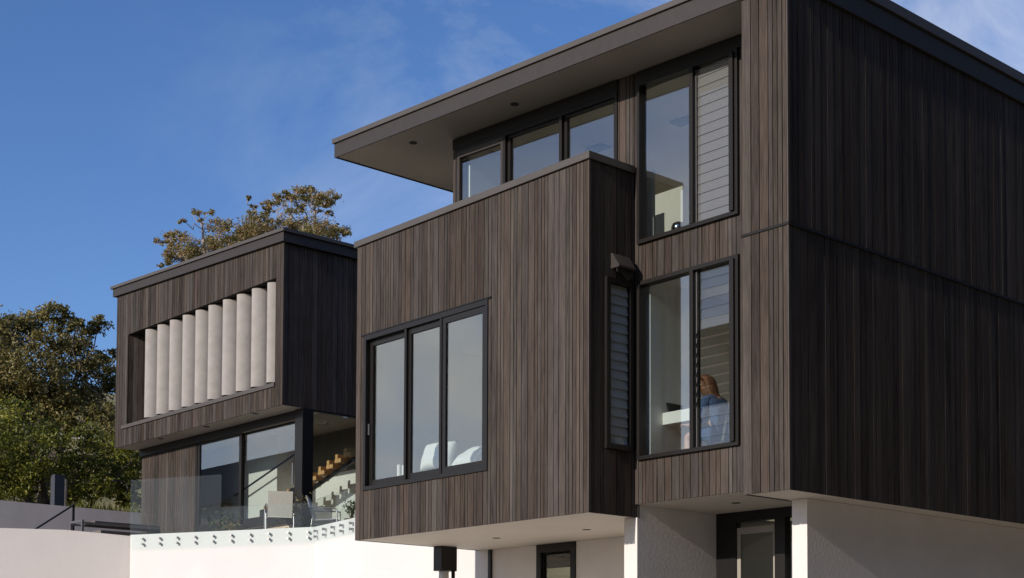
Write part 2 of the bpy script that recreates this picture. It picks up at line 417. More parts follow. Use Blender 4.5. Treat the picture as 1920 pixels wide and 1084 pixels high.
# --- windows of the top floor (three sashes behind the parapet of the pod)
def q4(u0, u1, z0, t): return [(u0, z0), (u1, z0), (u1, t(u1)), (u0, t(u0))]
mb = MB(); ring(mb, 'y', YB-0.02, YB+0.10, q4(-6.828, -3.402, 4.40, lambda x: upper_top(x)-0.002), (0.05, 0.04, 0.07, 0.05))
hw = lambda x: upper_top(x)-0.074
for x0 in (-5.72, -4.52): mb.prism('y', q4(x0, x0+0.055, 4.45, hw), YB-0.035, YB+0.09)
W = mb.build('window', M['frame'], H); gb = MB()
for (a, b, yy) in ((-6.778, -5.722, 0.0), (-5.663, -4.522, 0.045), (-4.463, -3.444, 0.045)):
    sb = MB()
    i2 = ring(sb, 'y', YB+yy-0.03, YB+yy+0.02, q4(a, b, 4.452, hw), (0.05, 0.05, 0.09 if a < -6 else 0.035, 0.055)); sb.build('sash', M['fascia'] if a < -6 else M['frame'], W)
    pane(gb, 'y', YB+yy, i2)
gb.build('glass', M['glass'], W)

# --- bay windows: fixed pane on the left, glass louvres on the right
def louvre_blades(W, x0, x1, z0, z1, pitch, yc, open_rng=None, mat='glass2'):
    z = z0; rr = random.Random(9)
    while z+pitch <= z1+0.02:
        mb = MB(); op = open_rng and open_rng[0] <= z+pitch/2 <= open_rng[1]
        a = R(33) if op else R(4+rr.uniform(-1.3, 1.3))
        h = (pitch+0.012)/2; zc = z+pitch/2
        dy, dz = math.sin(a)*h, math.cos(a)*h
        t = 0.008
        pts = [(yc-dy, zc-dz), (yc-dy+t, zc-dz), (yc+dy+t, min(zc+dz, z1)), (yc+dy, min(zc+dz, z1))]
        mb.prism('x', pts, x0, x1); mb.mi[-4] = 1; mb.mi[-2] = 1
        mb.build('louvre_blade', [M[mat], M['glass_edge']], W)
        z += pitch
def bay_window(z0, top, split_l, split_r, open_rng, head, lm='glass2'):
    t = top if callable(top) else (lambda x: top)
    mb = MB(); ring(mb, 'y', YB-0.045, YB+0.10, q4(-3.013, -1.312, z0, lambda x: t(x)-0.002), (0.05, 0.045, head, 0.045))
    mb.prism('y', q4(split_l, split_r, z0+0.05, lambda x: t(x)-head), YB-0.055, YB+0.09)
    mb.prism('y', q4(-1.425, -1.36, z0+0.05, lambda x: t(x)-head), YB-0.075, YB+0.09)
    W = mb.build('window', M['frame'], H)
    gb = MB(); pane(gb, 'y', YB+0.02, q4(-2.968, split_l, z0+0.05, lambda x: t(x)-head)); gb.build('glass', M['glass'], W)
    z = z0+0.06; zt = t(-1.4)-head
    mb = MB(); mb.box(split_r+0.001, split_r+0.012, YB+0.005, YB+0.035, z0+0.05, zt); mb.build('blade_track', M['steel'], W)
    while z < zt-0.1:
        op = open_rng and open_rng[0] <= z+0.06 <= open_rng[1]
        if op:
            for xx in (split_r+0.014, -1.436):
                cb = MB(); cb.prism('x', [(YB-0.045, z-0.005), (YB-0.035, z-0.025), (YB+0.05, z+0.10), (YB+0.025, z+0.115)], xx, xx+0.009); cb.build('blade_clip', M['black'], W)
        z += 0.125
    louvre_blades(W, split_r+0.025, -1.438, z0+0.055, zt, 0.125, YB+0.02, open_rng, lm)
    return W
bay_window(3.60, upper_top, -2.09, -2.03, None, 0.05, 'frost')
bay_window(0.74, 3.10, -2.09, -2.03, (1.32, 2.26), 0.05)

# --- the projecting pod
XP0, XP1, YP = -8.205, -3.087, -0.10
ph = [(-7.99, -5.065, 0.745, 3.14)]; sh = [(0.182, 0.69, 0.85, 3.09)]
mb = MB(); boards(mb, 'y', YP, -1, XP0, XP1-0.012, 0.0, 4.555, ph, seed=41)
mb.box(XP1-0.014, XP1+0.004, YP-0.006, YP+0.03, 0.0, 4.555, 0.95)
mb.build('pod_front_cladding', M['clad'], H)
mb = MB(); boards(mb, 'x', XP1, 1, YP+0.032, 0.745, 0.0, 4.555, sh, seed=42); boards(mb, 'x', XP1, 1, 0.748, 0.81, 0.0, 0.165, seed=43)
mb.build('pod_side_cladding', M['clad'], H)
mb = MB(); boards(mb, 'x', XP0, -1, YP+0.03, 8.7, 0.0, 4.555, seed=44); mb.build('pod_end_cladding', M['clad'], H)
mb = MB(); panel(mb, 'y', YP+0.024, YP+0.15, XP0+0.024, XP1-0.15, 0.02, 4.54, ph)
panel(mb, 'x', XP1-0.024, XP1-0.14, YP+0.024, YB+0.15, 0.02, 4.54, sh)
mb.box(XP0+0.024, XP0+0.14, YP+0.15, 8.6, 0.02, 4.54)
mb.build('pod_wall', [M['backing'], M['inner']], H)
mb = MB(); mb.box(XP0+0.03, XP1-0.03, YP+0.03, YB+0.02, 4.43, 4.55); mb.box(XP0+0.03, -6.8, YB+0.02, 8.6, 4.43, 4.55); mb.build('pod_roof', M['cap'], H)
mb = MB(); mb.box(XP0-0.055, XP1+0.03, YP-0.03, YP+0.16, 4.57, 4.662); mb.box(XP1-0.16, XP1+0.03, YP+0.16, YB-0.025, 4.57, 4.662); mb.box(XP0-0.055, XP0+0.14, YP+0.16, 8.7, 4.57, 4.662)
mb.build('pod_cap', M['cap'], H)
mb = MB(); mb.box(XP0+0.024, XP1-0.026, YP+0.024, 2.9, 0.006, 0.02); mb.build('pod_soffit', M['soffit'], H)
for px, py in ((931, 1009), (1100, 993)):
    p = P(px, py, 'z', 0.006); downlight(p.x, p.y, 0.007, H, 0.063)

# pod front window: three sashes in a deep dark frame
mb = MB(); ring(mb, 'y', YP-0.02, YP+0.16, q4(-7.988, -5.067, 0.747, lambda x: 3.138), (0.06, 0.05, 0.075, 0.055))
mb.box(-8.06, -4.99, YP-0.035, YP-0.02, 3.142, 3.156)
W = mb.build('window', M['frame_black'], H); gb = MB()
for (a, b, yy) in ((-7.93, -6.975, 0.075), (-6.935, -6.135, 0.045), (-6.08, -5.12, 0.015)):
    sb = MB()
    i2 = ring(sb, 'y', YP+yy-0.015, YP+yy+0.035, q4(a, b+0.03 if b < -5.5 else b, 0.81, lambda x: 3.06), (0.09, 0.075, 0.085, 0.075))
    sb.build('sash', M['frame_black'], W); pane(gb, 'y', YP+yy+0.005, i2)
for x in (-6.95, -6.115):
    mb = MB(); mb.box(x-0.02, x+0.03, YP-0.012, YP+0.02, 0.81, 3.06); mb.build('mullion', M['frame'], W)
gb.build('glass', M['glass'], W)
mb = MB(); mb.box(-7.918, -7.897, YP+0.02, YP+0.05, 1.60, 1.77); mb.build('latch', M['steel'], W)

# pod side window (narrow louvres) and vent hood
mb = MB(); inn = ring(mb, 'x', XP1-0.08, XP1+0.045, [(0.184, 0.852), (0.688, 0.852), (0.688, 3.088), (0.184, 3.088)], (0.07, 0.07, 0.07, 0.07))
W = mb.build('window', M['frame'], H)
z = inn[0][1]
while z < 2.90:
    gb = MB(); gb.prism('y', [(XP1-0.006, z), (XP1+0.0, z), (XP1-0.024, z+0.132), (XP1-0.030, z+0.132)], 0.255, 0.617); gb.build('louvre_blade', M['frost_dark'], W); z += 0.123
mb = MB(); prof = [(XP1+0.002, 3.215), (XP1+0.15, 3.215), (XP1+0.15, 3.24), (XP1+0.03, 3.415), (XP1+0.002, 3.415)]
mb.prism('y', prof, 0.295, 0.305)
mb.prism('y', [(XP1+0.12, 3.215), (XP1+0.15, 3.215), (XP1+0.15, 3.24), (XP1+0.03, 3.415), (XP1+0.002, 3.415), (XP1+0.002, 3.395), (XP1+0.02, 3.395)], 0.305, 0.60)
mb.prism('y', prof, 0.60, 0.61)
hood = mb.build('vent_hood', M['fascia'], H)
mb = MB(); mb.prism('x', [(0.31, 3.225), (0.595, 3.225), (0.595, 3.12), (0.51, 3.08), (0.37, 3.16), (0.31, 3.16)], XP1+0.09, XP1+0.105); mb.build('vent_plate', M['black'], hood)  # black plate hanging below the hood

# --- soffits, base walls, entry
mb = MB(); mb.box(-3.08, -0.67, YB+0.03, 2.45, 0.168, 0.183); mb.build('bay_soffit', M['soffit'], H)
p = P(1380, 943, 'z', 0.168); downlight(p.x, p.y, 0.168, H, 0.058)
mb = MB(); mb.box(-0.635, -0.026, 0.028, 12.0, 0.002, 0.02); mb.build('block_soffit', M['soffit'], H)
mb = MB(); mb.box(-0.66, -0.637, 0.03, 2.4, -0.002, 0.166); mb.build('shadow_gap', M['black'], H)
mb = MB(); mb.box(-0.637, -0.60, 0.03, 0.765, -0.003, 0.0015); mb.build('shadow_gap', M['black'], H)
mb = MB(); mb.box(-3.086, -3.062, 0.795, 0.811, -0.001, 0.1655); mb.build('black_corner_strip', M['black'], H)  # black strip covering a sunlit wall sliver, stands in for shade
mb = MB(); mb.box(-0.555, -0.338, 0.767, 12.0, ZG, -0.002); mb.build('base_wall', M['plaster'], H)
mb = MB(); mb.box(-3.30, -3.065, 0.77, 8.6, ZG, -0.002); mb.box(-3.083, -3.065, 0.813, 8.6, -0.002, 0.166); mb.build('base_wall', M['plaster'], H)
YU = 2.45
wl, wr = P(1012, 1022, 'y', YU).x, P(1076, 1014, 'y', YU).x
mb = MB(); panel(mb, 'y', YU, YU+0.16, -7.94, -3.30, ZG, 0.004, [(wl, wr, -1.9, -0.02)], 0, 0); mb.build('base_wall', M['plaster'], H)
mb = MB(); ring(mb, 'y', YU-0.03, YU+0.10, [(wl-0.05, -1.95), (wr+0.05, -1.95), (wr+0.05, 0.0), (wl-0.05, 0.0)], (0.1, 0.10, 0.13, 0.10)); W = mb.build('window', M['frame_black'], H)
z = -1.84
while z < -0.26:
    gb = MB(); gb.prism('x', [(YU+0.03, z), (YU+0.034, z), (YU+0.052, z+0.126), (YU+0.048, z+0.126)], wl+0.05, wr-0.05); gb.build('louvre_blade', M['glass2'], W); z += 0.12
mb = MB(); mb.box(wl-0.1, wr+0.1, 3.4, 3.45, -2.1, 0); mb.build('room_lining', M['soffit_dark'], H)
# entry door under the bay
YD = 2.35
mb = MB(); dl, dr = -3.063, -0.557
mb.box(dl, dr, YD, YD+0.12, 0.03, 0.166); mb.box(dl, -2.72, YD, YD+0.12, ZG, 0.03); mb.box(-2.04, -1.87, YD-0.02, YD+0.10, ZG, 0.03); mb.box(-0.62, dr, YD, YD+0.12, ZG, 0.03)
D = mb.build('door_frame', M['frame_black'], H)
mb = MB(); mb.box(-2.72, -2.04, YD+0.05, YD+0.06, ZG+0.02, 0.03); mb.box(-1.87, -0.62, YD+0.05, YD+0.06, ZG+0.02, 0.03); mb.build('glass', M['glass'], D)
mb = MB(); ring(mb, 'y', YD+0.03, YD+0.08, [(-2.718, ZG+0.02), (-2.042, ZG+0.02), (-2.042, -0.05), (-2.718, -0.05)], (0.09, 0.06, 0.09, 0.06)); mb.build('door_leaf', M['soffit_dark'], D)
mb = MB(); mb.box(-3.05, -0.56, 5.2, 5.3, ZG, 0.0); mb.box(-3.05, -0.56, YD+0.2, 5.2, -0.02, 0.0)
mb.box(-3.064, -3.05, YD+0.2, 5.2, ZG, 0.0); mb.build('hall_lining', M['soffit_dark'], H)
# rainwater head and downpipes
mb = MB(); mb.box(-8.18, -7.97, 1.42, 1.74, -0.39, 0.0); rh = mb.build('rainwater_head', M['frame_black'], H, bevel=0.006)
mb = MB(); mb.tube((-8.06, 1.54, ZG), (-8.06, 1.54, -0.38), 0.08, n=18); mb.build('downpipe', M['plaster'], rh, smooth=True)
mb = MB(); mb.tube((-7.97, 1.66, ZG), (-7.97, 1.66, -0.38), 0.03, n=12); mb.build('downpipe', M['black'], rh, smooth=True)
mb = MB(); mb.box(-7.98, -7.92, YU-0.05, YU-0.002, ZG, 0.0); mb.build('black_corner_strip', M['black'], H)

# --- rooms
def room(x0, x1, y0, y1, z0, z1, nm='room'):
    mb = MB()
    mb.box(x0-0.1, x0, y0, y1, z0, z1); mb.box(x1, x1+0.1, y0, y1, z0, z1); mb.box(x0-0.1, x1+0.1, y1, y1+0.1, z0, z1)
    mb.build(nm+'_lining', M['inner'], H)
    mb = MB(); mb.box(x0-0.1, x1+0.1, y0, y1+0.1, z0-0.12, z0-0.002); mb.build('floor', M['floor'], H)
    mb = MB(); mb.box(x0-0.1, x1+0.1, y0, y1+0.1, z1+0.002, z1+0.1); mb.build('ceiling', M['inner'], H)
ZF = 0.42
room(-2.96, -0.80, 0.91, 5.0, ZF, 3.16, 'study')
room(-8.05, -3.35, 0.06, 4.2, ZF, 3.20, 'bedroom')
ZL = 3.42
mb = MB(); mb.box(-6.76, -6.70, 0.91, 5.8, ZL, 6.02); mb.box(-0.78, -0.70, 0.91, 5.8, ZL, 5.74); mb.box(-6.76, -0.70, 5.8, 5.9, ZL, 6.02)
mb.build('living_lining', M['inner'], H)
mb = MB(); mb.box(-6.76, -0.70, 0.91, 5.9, ZL-0.1, ZL-0.002); mb.build('floor', M['floor'], H)
mb = MB(); mb.prism('y', [(-6.76, zs(-6.76)-0.07), (-0.70, zs(-0.70)-0.07), (-0.70, zs(-0.7)-0.03), (-6.76, zs(-6.76)-0.03)], 0.905, 5.9); mb.build('ceiling', M['inner'], H)
for px, py in ((1122, 276), (1282, 226)):
    d = None
    for yy in np.linspace(1.0, 5.5, 400):
        q = P(px, py, 'y', yy)
        if q.z > zs(q.x)-0.072: d = q; break
    if d is not None:
        mb = MB(); mb.box(d.x-0.17, d.x+0.17, d.y-0.11, d.y+0.11, zs(d.x)-0.095, zs(d.x)-0.065); mb.build('ceiling_vent', M['bluegrey'], H)

# ------------------------------------------------------------------ WING
XW0, XW1, YW, ZW = -21.80, -14.461, 2.516, 3.345
fb = lambda x: 6.992+(6.643-6.992)*(x+21.83)/(7.38)
K = thing('house', (-18.1, 6.0, 0.4), 'dark timber left wing with a row of pale vertical fins above sliding glass doors', 'house')
op = (-21.2, -14.745, 3.835, 5.972)
mb = MB(); boards(mb, 'y', YW, -1, XW0, XW1-0.012, ZW, lambda x: fb(x)-0.002, [op], seed=51); mb.box(XW1-0.014, XW1+0.004, YW-0.006, YW+0.03, ZW, fb(XW1), 0.9)
mb.build('front_cladding', M['clad'], K)
mb = MB(); boards(mb, 'x', XW1, 1, YW+0.032, 12.0, ZW, 6.62, seed=52); mb.build('side_cladding', M['clad'], K)
mb = MB(); r53 = random.Random(53); ra = Vector((op[0]+0.004, YW+0.026)); rb = Vector((-20.96, 3.12)); rn = Vector((-(rb-ra).y, (rb-ra).x)).normalized()*0.02; u = 0.0; Lr = (rb-ra).length
while u < Lr-0.02:
    w = r53.uniform(0.07, 0.12); v0 = ra+(rb-ra)*(u/Lr); v1 = ra+(rb-ra)*(min(Lr, u+w-0.007)/Lr); jt = rn*r53.uniform(-0.1, 0.1)
    mb.prism('z', [v0+jt, v1+jt, v1+rn, v0+rn], op[2]-0.05, op[3]-0.001, min(1, max(0, r53.gauss(.5, .22)))); u += w
mb.build('reveal_cladding', M['clad'], K)
mb = MB(); panel(mb, 'y', YW+0.024, YW+0.15, XW0+0.02, XW1-0.02, ZW+0.02, lambda x: fb(x)-0.01, [op], 0, 0)
mb.box(XW1-0.15, XW1-0.024, YW+0.15, 11.9, ZW+0.02, 6.62); mb.box(XW0+0.02, XW0+0.15, YW+0.15, 11.9, ZW+0.02, 6.8); mb.box(XW0+.15, XW1-.15, 11.8, 11.9, 0.7, 6.6)
mb.box(op[0]-0.02, op[1]+0.02, 3.45, 3.5, op[2]-0.1, op[3]+0.1); mb.box(op[0]-0.02, op[1]+0.02, YW+0.15, 3.45, op[3]+0.002, op[3]+0.06); mb.box(op[0]-0.02, op[1]+0.02, YW+0.15, 3.45, op[2]-0.12, op[2]-0.06)
mb.build('wall', M['backing'], K)
mb = MB(); mb.box(-21.44, -14.728, YW-0.03, YW+0.3, 3.752, 3.832); mb.build('sill', M['cap'], K)
mb = MB()
mb.prism('y', [(-21.91, fb(-21.91)), (-14.38, fb(-14.38)), (-14.38, fb(-14.38)+0.185), (-21.91, fb(-21.91)+0.185)], YW-0.062, YW-0.002)
mb.box(-14.44, -14.38, YW-0.002, 12.0, fb(-14.38)-0.01, fb(-14.38)+0.185); mb.box(-21.91, -21.85, YW-0.002, 12.0, fb(-21.9), fb(-21.9)+0.185)
mb.build('fascia', M['fascia'], K)
mb = MB(); mb.prism('y', [(-21.98, fb(-21.98)+0.19), (-14.33, fb(-14.33)+0.19), (-14.33, fb(-14.33)+0.255), (-21.98, fb(-21.98)+0.255)], YW-0.10, 12.05); mb.build('roof', M['cap'], K)
mb = MB(); mb.box(XW0+0.022, XW1-0.022, YW+0.024, 3.6, ZW+0.003, ZW+0.02); mb.build('soffit', M['soffit'], K)
for px, py in ((301, 822.6), (387, 800.2), (478.6, 775.6)):
    p = P(px, py, 'z', ZW); downlight(p.x, p.y, ZW+0.002, K, 0.07)
# vertical aerofoil fins
for px in (270.5, 293, 316, 340, 364, 388, 415, 441, 469, 498):
    q = P(px, 700, 'y', YW+0.02)
    ca, sa = math.cos(R(57)), math.sin(R(57)); a, b = 0.19, 0.095
    pts = []
    for k in range(28):
        t = 2*math.pi*k/28
        ex, ey = a*math.cos(t), b*math.sin(t)
        pts.append((q.x+0.14+ex*ca-ey*sa, q.y+0.155+ex*sa+ey*ca))
    mb = MB(); mb.prism('z', pts, op[2]+0.05, op[3]-0.035)
    mb.build('fin', M['concrete'], K, smooth=False)
    o = bpy.context.scene.objects[-1] if False else None
# ground floor of the wing
YG = 3.10
mb = MB(); boards(mb, 'y', YG, -1, -21.55, -18.97, 0.6, ZW, seed=61); mb.build('lower_cladding', M['clad'], K)
mb = MB(); mb.box(-21.54, -18.97, YG+0.024, YG+0.15, 0.6, ZW); mb.box(-21.54, -21.40, YG+0.15, 11.8, 0.6, ZW); mb.build('lower_wall', M['backing'], K)
mb = MB(); mb.box(-21.60, -14.73, YG-0.05, YG-0.003, 3.17, ZW); mb.build('lintel', M['frame_black'], K)
mb = MB(); mb.box(-14.735, -14.455, YG-0.10, YG+0.16, 0.6, ZW); mb.build('corner_post', M['frame_black'], K)
mb = MB(); mb.box(-18.965, -14.735, YG-0.02, YG+0.13, 1.10, 1.19); mb.box(-18.965, -18.90, YG, YG+0.12, 1.19, 3.17)
D = mb.build('door_frame', M['frame'], K); gb = MB()
for (a, b, yy) in ((-18.90, -17.0, 0.03), (-17.12, -14.74, 0.075)):
    sb = MB(); i2 = ring(sb, 'y', YG+yy-0.02, YG+yy+0.03, [(a, 1.19), (b, 1.19), (b, 3.17), (a, 3.17)], (0.11, 0.10, 0.05, 0.10)); sb.build('door_leaf', M['frame'], D)
    pane(gb, 'y', YG+yy, i2)
gb.build('glass', M['glass'], D)
mb = MB(); mb.box(-15.02, -14.99, YG+0.02, YG+0.045, 1.85, 2.30); mb.build('handle', M['steel'], D)
mb = MB(); mb.box(-14.50, -14.456, YG+0.16, 11.8, 0.6, 0.74); mb.box(-14.50, -14.456, YG+0.16, 11.8, 3.30, ZW); mb.box(-14.50, -14.456, 7.2, 7.26, .74, 3.30); W = mb.build('window', M['frame_black'], K)
gb = MB(); gb.box(-14.482, -14.476, YG+0.16, 11.8, 0.74, 3.30); gb.build('glass', M['glass'], W)
mb = MB(); mb.box(-21.4, -14.5, YG+0.13, 11.8, 0.98, 1.098); mb.build('floor', M['floor'], K)
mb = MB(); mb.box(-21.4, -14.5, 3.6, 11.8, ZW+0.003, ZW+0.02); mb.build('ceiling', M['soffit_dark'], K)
mb = MB(); mb.box(-21.38, -17.72, 4.40, 4.5, 1.1, ZW); mb.box(-17.72, -17.62, 4.40, 5.1, 1.1, ZW); mb.box(-17.62, -14.56, 5.06, 5.16, 1.1, 2.42); mb.build('room_lining', M['inner'], K)

mb = MB(); mb.box(-17.62, -14.56, 5.06, 5.16, 2.424, ZW); mb.build('upper_lining', M['inner_unlit'], K)  # upper part of the wall, darkened in colour to read as unlit
# staircase inside the wing
ST = thing('staircase', (-17.2, 4.6, 1.10), 'open timber staircase with dark stringer climbing behind the glass of the left wing', 'staircase')
yst = 4.22
q0, q1 = P(587, 897, 'y', yst), P(650.5, 852, 'y', yst)
dx_, dz_ = (q1.x-q0.x)/4, (q1.z-q0.z)/4
for i in range(-6, 5):
    x, z = q0.x+i*dx_, q0.z+i*dz_
    mb = MB(); mb.box(x-0.13, x+0.11, yst, 4.56, z-0.04, z+0.04); mb.box(x-0.20, x-0.11, yst+0.06, 4.5, z+0.06, z+0.15); mb.build('tread', M['timber'], ST)
mb = MB()
for i in range(-6, -1):
    x, z = q0.x+i*dx_, q0.z+i*dz_
    mb.box(x-0.20, x+0.16, yst-0.04, yst-0.003, z-0.22, z+0.055)
mb.build('stringer', M['black'], ST)
mb = MB(); xa, za = q0.x-6*dx_, q0.z-6*dz_; xb, zb_ = q0.x+4.3*dx_, q0.z+4.3*dz_
mb.prism('y', [(xa, za-0.14), (xb, zb_-0.14), (xb, zb_-0.045), (xa, za-0.045)], 4.38, 4.42); mb.build('stringer', M['black'], ST)
mb = MB(); mb.path([P(440, 930, 'y', 4.18), P(515, 878, 'y', 4.18), P(560, 847, 'y', 4.18)], 0.022); mb.build('handrail', M['black'], ST)

# ------------------------------------------------------------------ TERRACE, WALLS
ZT = 0.75
A_, B_, C_ = Vector((-16.70, 0.41)), Vector((-12.87, 2.26)), Vector((-10.75, 1.86))
E_ = Vector((-7.95, 2.44))
def off(p, q, d):
    t = (q-p).normalized(); return Vector((-t.y, t.x))*d
n1, n2 = off(A_, B_, 1), off(B_, C_, 1)
nb = (n1+n2).normalized()
mb = MB(); w = 0.25
mb.prism('z', [A_, B_, C_, E_, E_+Vector((0, w)), C_+Vector((0, w)), B_+nb*w*1.05, A_+n1*w], ZG, ZT)
rw = tag(mb.build('retaining_wall', M['white'], origin=(-12.9, 2.3, ZG)), 'bright white rendered retaining wall kinked below the glass balustrade of the terrace', 'wall')
mb = MB(); mb.prism('z', [A_+n1*w, B_+nb*w*1.05, C_+Vector((0, w)), E_+Vector((-0.35, w)), (-8.3, 9), (-14.4, 9), (-14.4, 3.0), (-22.9, 3.0), (-22.9, 0.5), (-17.2, 0.3)], 0.4, 0.60)
deck = structure(mb.build('terrace', M['deck']))

# left garden wall with a falling top
g = Vector((-16.72, 0.40)); gd = Vector((-0.30, -0.954)).normalized()
def on_plane(px, py, p0, d):
    nrm = np.array([-d.y, d.x, 0.0]); dd = RT*(px-960)/FPX + UP*(CY-py)/FPX + FW
    t = (np.array([p0.x, p0.y, 0])-CAM)@nrm/(dd@nrm); return Vector(CAM+dd*t)
e0 = on_plane(245, 1005, g, gd); e1 = on_plane(0, 990, g, gd); em = on_plane(122, 993.5, g, gd)
ext = e1+(e1-em)*1.5
mb = MB(); nn = Vector((gd.y, -gd.x)); nn = nn if nn.x < 0 else -nn
pts = [e0, em, e1, ext]
for a, b in zip(pts[:-1], pts[1:]):
    a2 = a+Vector((nn.x, nn.y, 0))*0.25; b2 = b+Vector((nn.x, nn.y, 0))*0.25
    v = [(a.x, a.y, ZG), (b.x, b.y, ZG), (b.x, b.y, b.z), (a.x, a.y, a.z), (a2.x, a2.y, ZG), (b2.x, b2.y, ZG), (b2.x, b2.y, b.z), (a2.x, a2.y, a.z)]
    mb.poly(v, [(0, 1, 2, 3), (7, 6, 5, 4), (3, 2, 6, 7)])
mb.face([(e0.x, e0.y, ZG), (e0.x, e0.y, e0.z), (e0.x+nn.x*.25, e0.y+nn.y*.25, e0.z), (e0.x+nn.x*.25, e0.y+nn.y*.25, ZG)])
tag(mb.build('garden_wall', M['pinkwall'], origin=(g.x, g.y, ZG)), 'pale pinkish rendered garden wall at the left, turning away from the white retaining wall', 'wall')

# grey wall behind it
zt = P(0, 938, 'x', -23.0).z
gw0 = Vector((-23.0, 2.0)); gwd = Vector((-0.125, -0.992)).normalized()
f0, f1 = on_plane(270, 962.5, gw0, gwd), on_plane(0, 938, gw0, gwd); f2 = f1+(f1-f0)*0.8; f00 = f0+(f0-f1)*0.6
mb = MB(); nn2 = Vector((-0.992, 0.125, 0))*0.25
for a, b in ((f00, f0), (f0, f1), (f1, f2)):
    v = [(a.x, a.y, -1), (b.x, b.y, -1), tuple(b), tuple(a)]; v += [tuple(Vector(p)+nn2) for p in v]
    mb.poly(v, [(0, 1, 2, 3), (7, 6, 5, 4), (3, 2, 6, 7)])
tag(mb.build('garden_wall', M['greywall'], origin=(-23.1, 0, 0.4)), 'low grey rendered wall in shade below the trees at the left', 'wall')

# handrail by the steps
a, b = P(70, 990, 'x', -21.5), P(138, 947, 'x', -21.5)
hr = thing('handrail', (b.x, b.y, 0.6), 'thin black metal handrail sloping up to a post in front of the grey wall', 'handrail')
mb = MB(); mb.path([a+(a-b)*0.5, b], 0.022); mb.build('rail', M['black'], hr)
mb = MB(); mb.box(b.x-0.022, b.x+0.022, b.y-0.022, b.y+0.022, 0.6, b.z+0.02); mb.build('post', M['black'], hr)
# dark gate post
a, b = P(103, 889, 'x', -25.2), P(121, 949, 'x', -25.2)
gp = thing('gate_post', ((a.x+b.x)/2, (a.y+b.y)/2, 0.4), 'dark blue-grey upright panel post standing behind the grey wall under the trees', 'post')
mb = MB(); mb.box(a.x-0.25, a.x, a.y, b.y, 0.4, a.z); mb.build('panel', M['bluegrey'], gp)
mb = MB(); mb.box(a.x-0.20, a.x+0.012, b.y+0.002, b.y+0.05, 0.4, a.z-0.1); mb.build('lit_edge_strip', M['bark_pale'], gp)  # pale strip stands in for sunlight on the right edge

# outdoor table beside the wing
xt = -20.6
p0 = P(153, 976, 'x', xt); p1 = P(181, 974, 'x', xt-0.0)
y0, y1, zt2 = p0.y, p0.y+3.2, p0.z
tb = thing('outdoor_table', (xt-0.3, (y0+y1)/2, 0.6), 'long grey metal framed outdoor table beside the left wing, partly behind the garden wall', 'table')
mb = MB(); mb.box(xt-0.62, xt-0.02, y0+0.33, y1, zt2-0.02, zt2+0.02); mb.build('table_top', M['deck'], tb)
for yy in (y0, y1-0.05):
    for xx in (xt-0.62, xt-0.03):
        mb = MB(); mb.box(xx, xx+0.05, yy, yy+0.05, 0.6, zt2-0.03); mb.build('leg', M['steel'], tb)
mb = MB(); mb.box(xt-0.62, xt+0.02, y0, y0+0.05, zt2-0.03, zt2+0.02); mb.box(xt-0.03, xt+0.02, y0+.05, y1, zt2-0.07, zt2-0.022); mb.box(xt-.62, xt-.57, y0+.05, y1, zt2-.07, zt2-.022); mb.build('frame', M['steel'], tb)
# low bench next to it
p = P(197, 997, 'x', -19.7)
bn = thing('bench', (-19.9, p.y+0.8, 0.6), 'low pale bench with a timber seat next to the outdoor table', 'bench')
mb = MB(); mb.box(-20.1, -19.7, p.y-0.1, p.y+1.7, p.z-0.03, p.z+0.03); mb.build('seat', M['deck'], bn)
for yy in (p.y-0.1, p.y+1.65):
    mb = MB(); mb.box(-20.1, -19.7, yy, yy+0.05, 0.6, p.z-0.03); mb.build('leg', M['steel'], bn)

# frameless glass balustrade fixed to the face of the retaining wall
BL = thing('glass_balustrade', (-13.5, 1.8, ZT-0.3), 'frameless glass balustrade bolted to the top of the white retaining wall', 'balustrade')
def wall_pt(d):
    L1 = (B_-A_).length
    if d <= L1: p = A_+(B_-A_)*(d/L1); n = -n1
    else: p = B_+(C_-B_)*((d-L1)/(C_-B_).length); n = -n2
    return p, n
L1 = (B_-A_).length
def s_of(px):
    best = None
    for d in np.linspace(0, L1+2.15, 3000):
        p, n = wall_pt(d); v = np.array([p.x, p.y, ZT])-CAM; x = 960+FPX*(v@RT)/(v@FW)
        if best is None or abs(x-px) < best[0]: best = (abs(x-px), d)
    return best[1]
def gpanel(d0, d1, zb, ztop0, ztop1, bolts):
    p, n = wall_pt(d0+1e-4); q, _ = wall_pt(d1-1e-4)
    o = n*0.05; th = n*0.016
    mb = MB()
    v = [(*(p+o), zb), (*(q+o), zb), (*(q+o), ztop1), (*(p+o), ztop0), (*(p+o+th), zb), (*(q+o+th), zb), (*(q+o+th), ztop1), (*(p+o+th), ztop0)]
    mb.poly(v, [(0, 1, 2, 3), (7, 6, 5, 4), (0, 4, 5, 1), (1, 5, 6, 2), (2, 6, 7, 3), (3, 7, 4, 0)])
    G = mb.build('glass_panel', M['balglass'], BL)
    for d in bolts:
        b, n = wall_pt(d)
        for zz in (ZT-0.095, ZT-0.20):
            mb = MB(); c0 = Vector((*(b+n*0.002), zz)); c1 = Vector((*(b+n*0.048), zz)); mb.tube(c0, c1, 0.022, n=14)
            c2 = Vector((*(b+n*0.067), zz)); c3 = Vector((*(b+n*0.079), zz)); mb.tube(c2, c3, 0.027, n=14); mb.build('bolt', M['steel'], G)
bo = [269.6, 301.5, 334, 367.5, 401.7, 436, 471, 506.5, 543, 580, 596, 612, 627.7, 644.5, 663]
bo = [s_of(x) for x in bo]
j1 = s_of(417.5)
gpanel(0.03, j1-0.006, ZT-0.30, ZT+1.10, ZT+1.10, bo[:5])
gpanel(j1+0.006, L1-0.005, ZT-0.30, ZT+0.46, ZT+0.46, bo[5:10])
j2 = s_of(654.6)
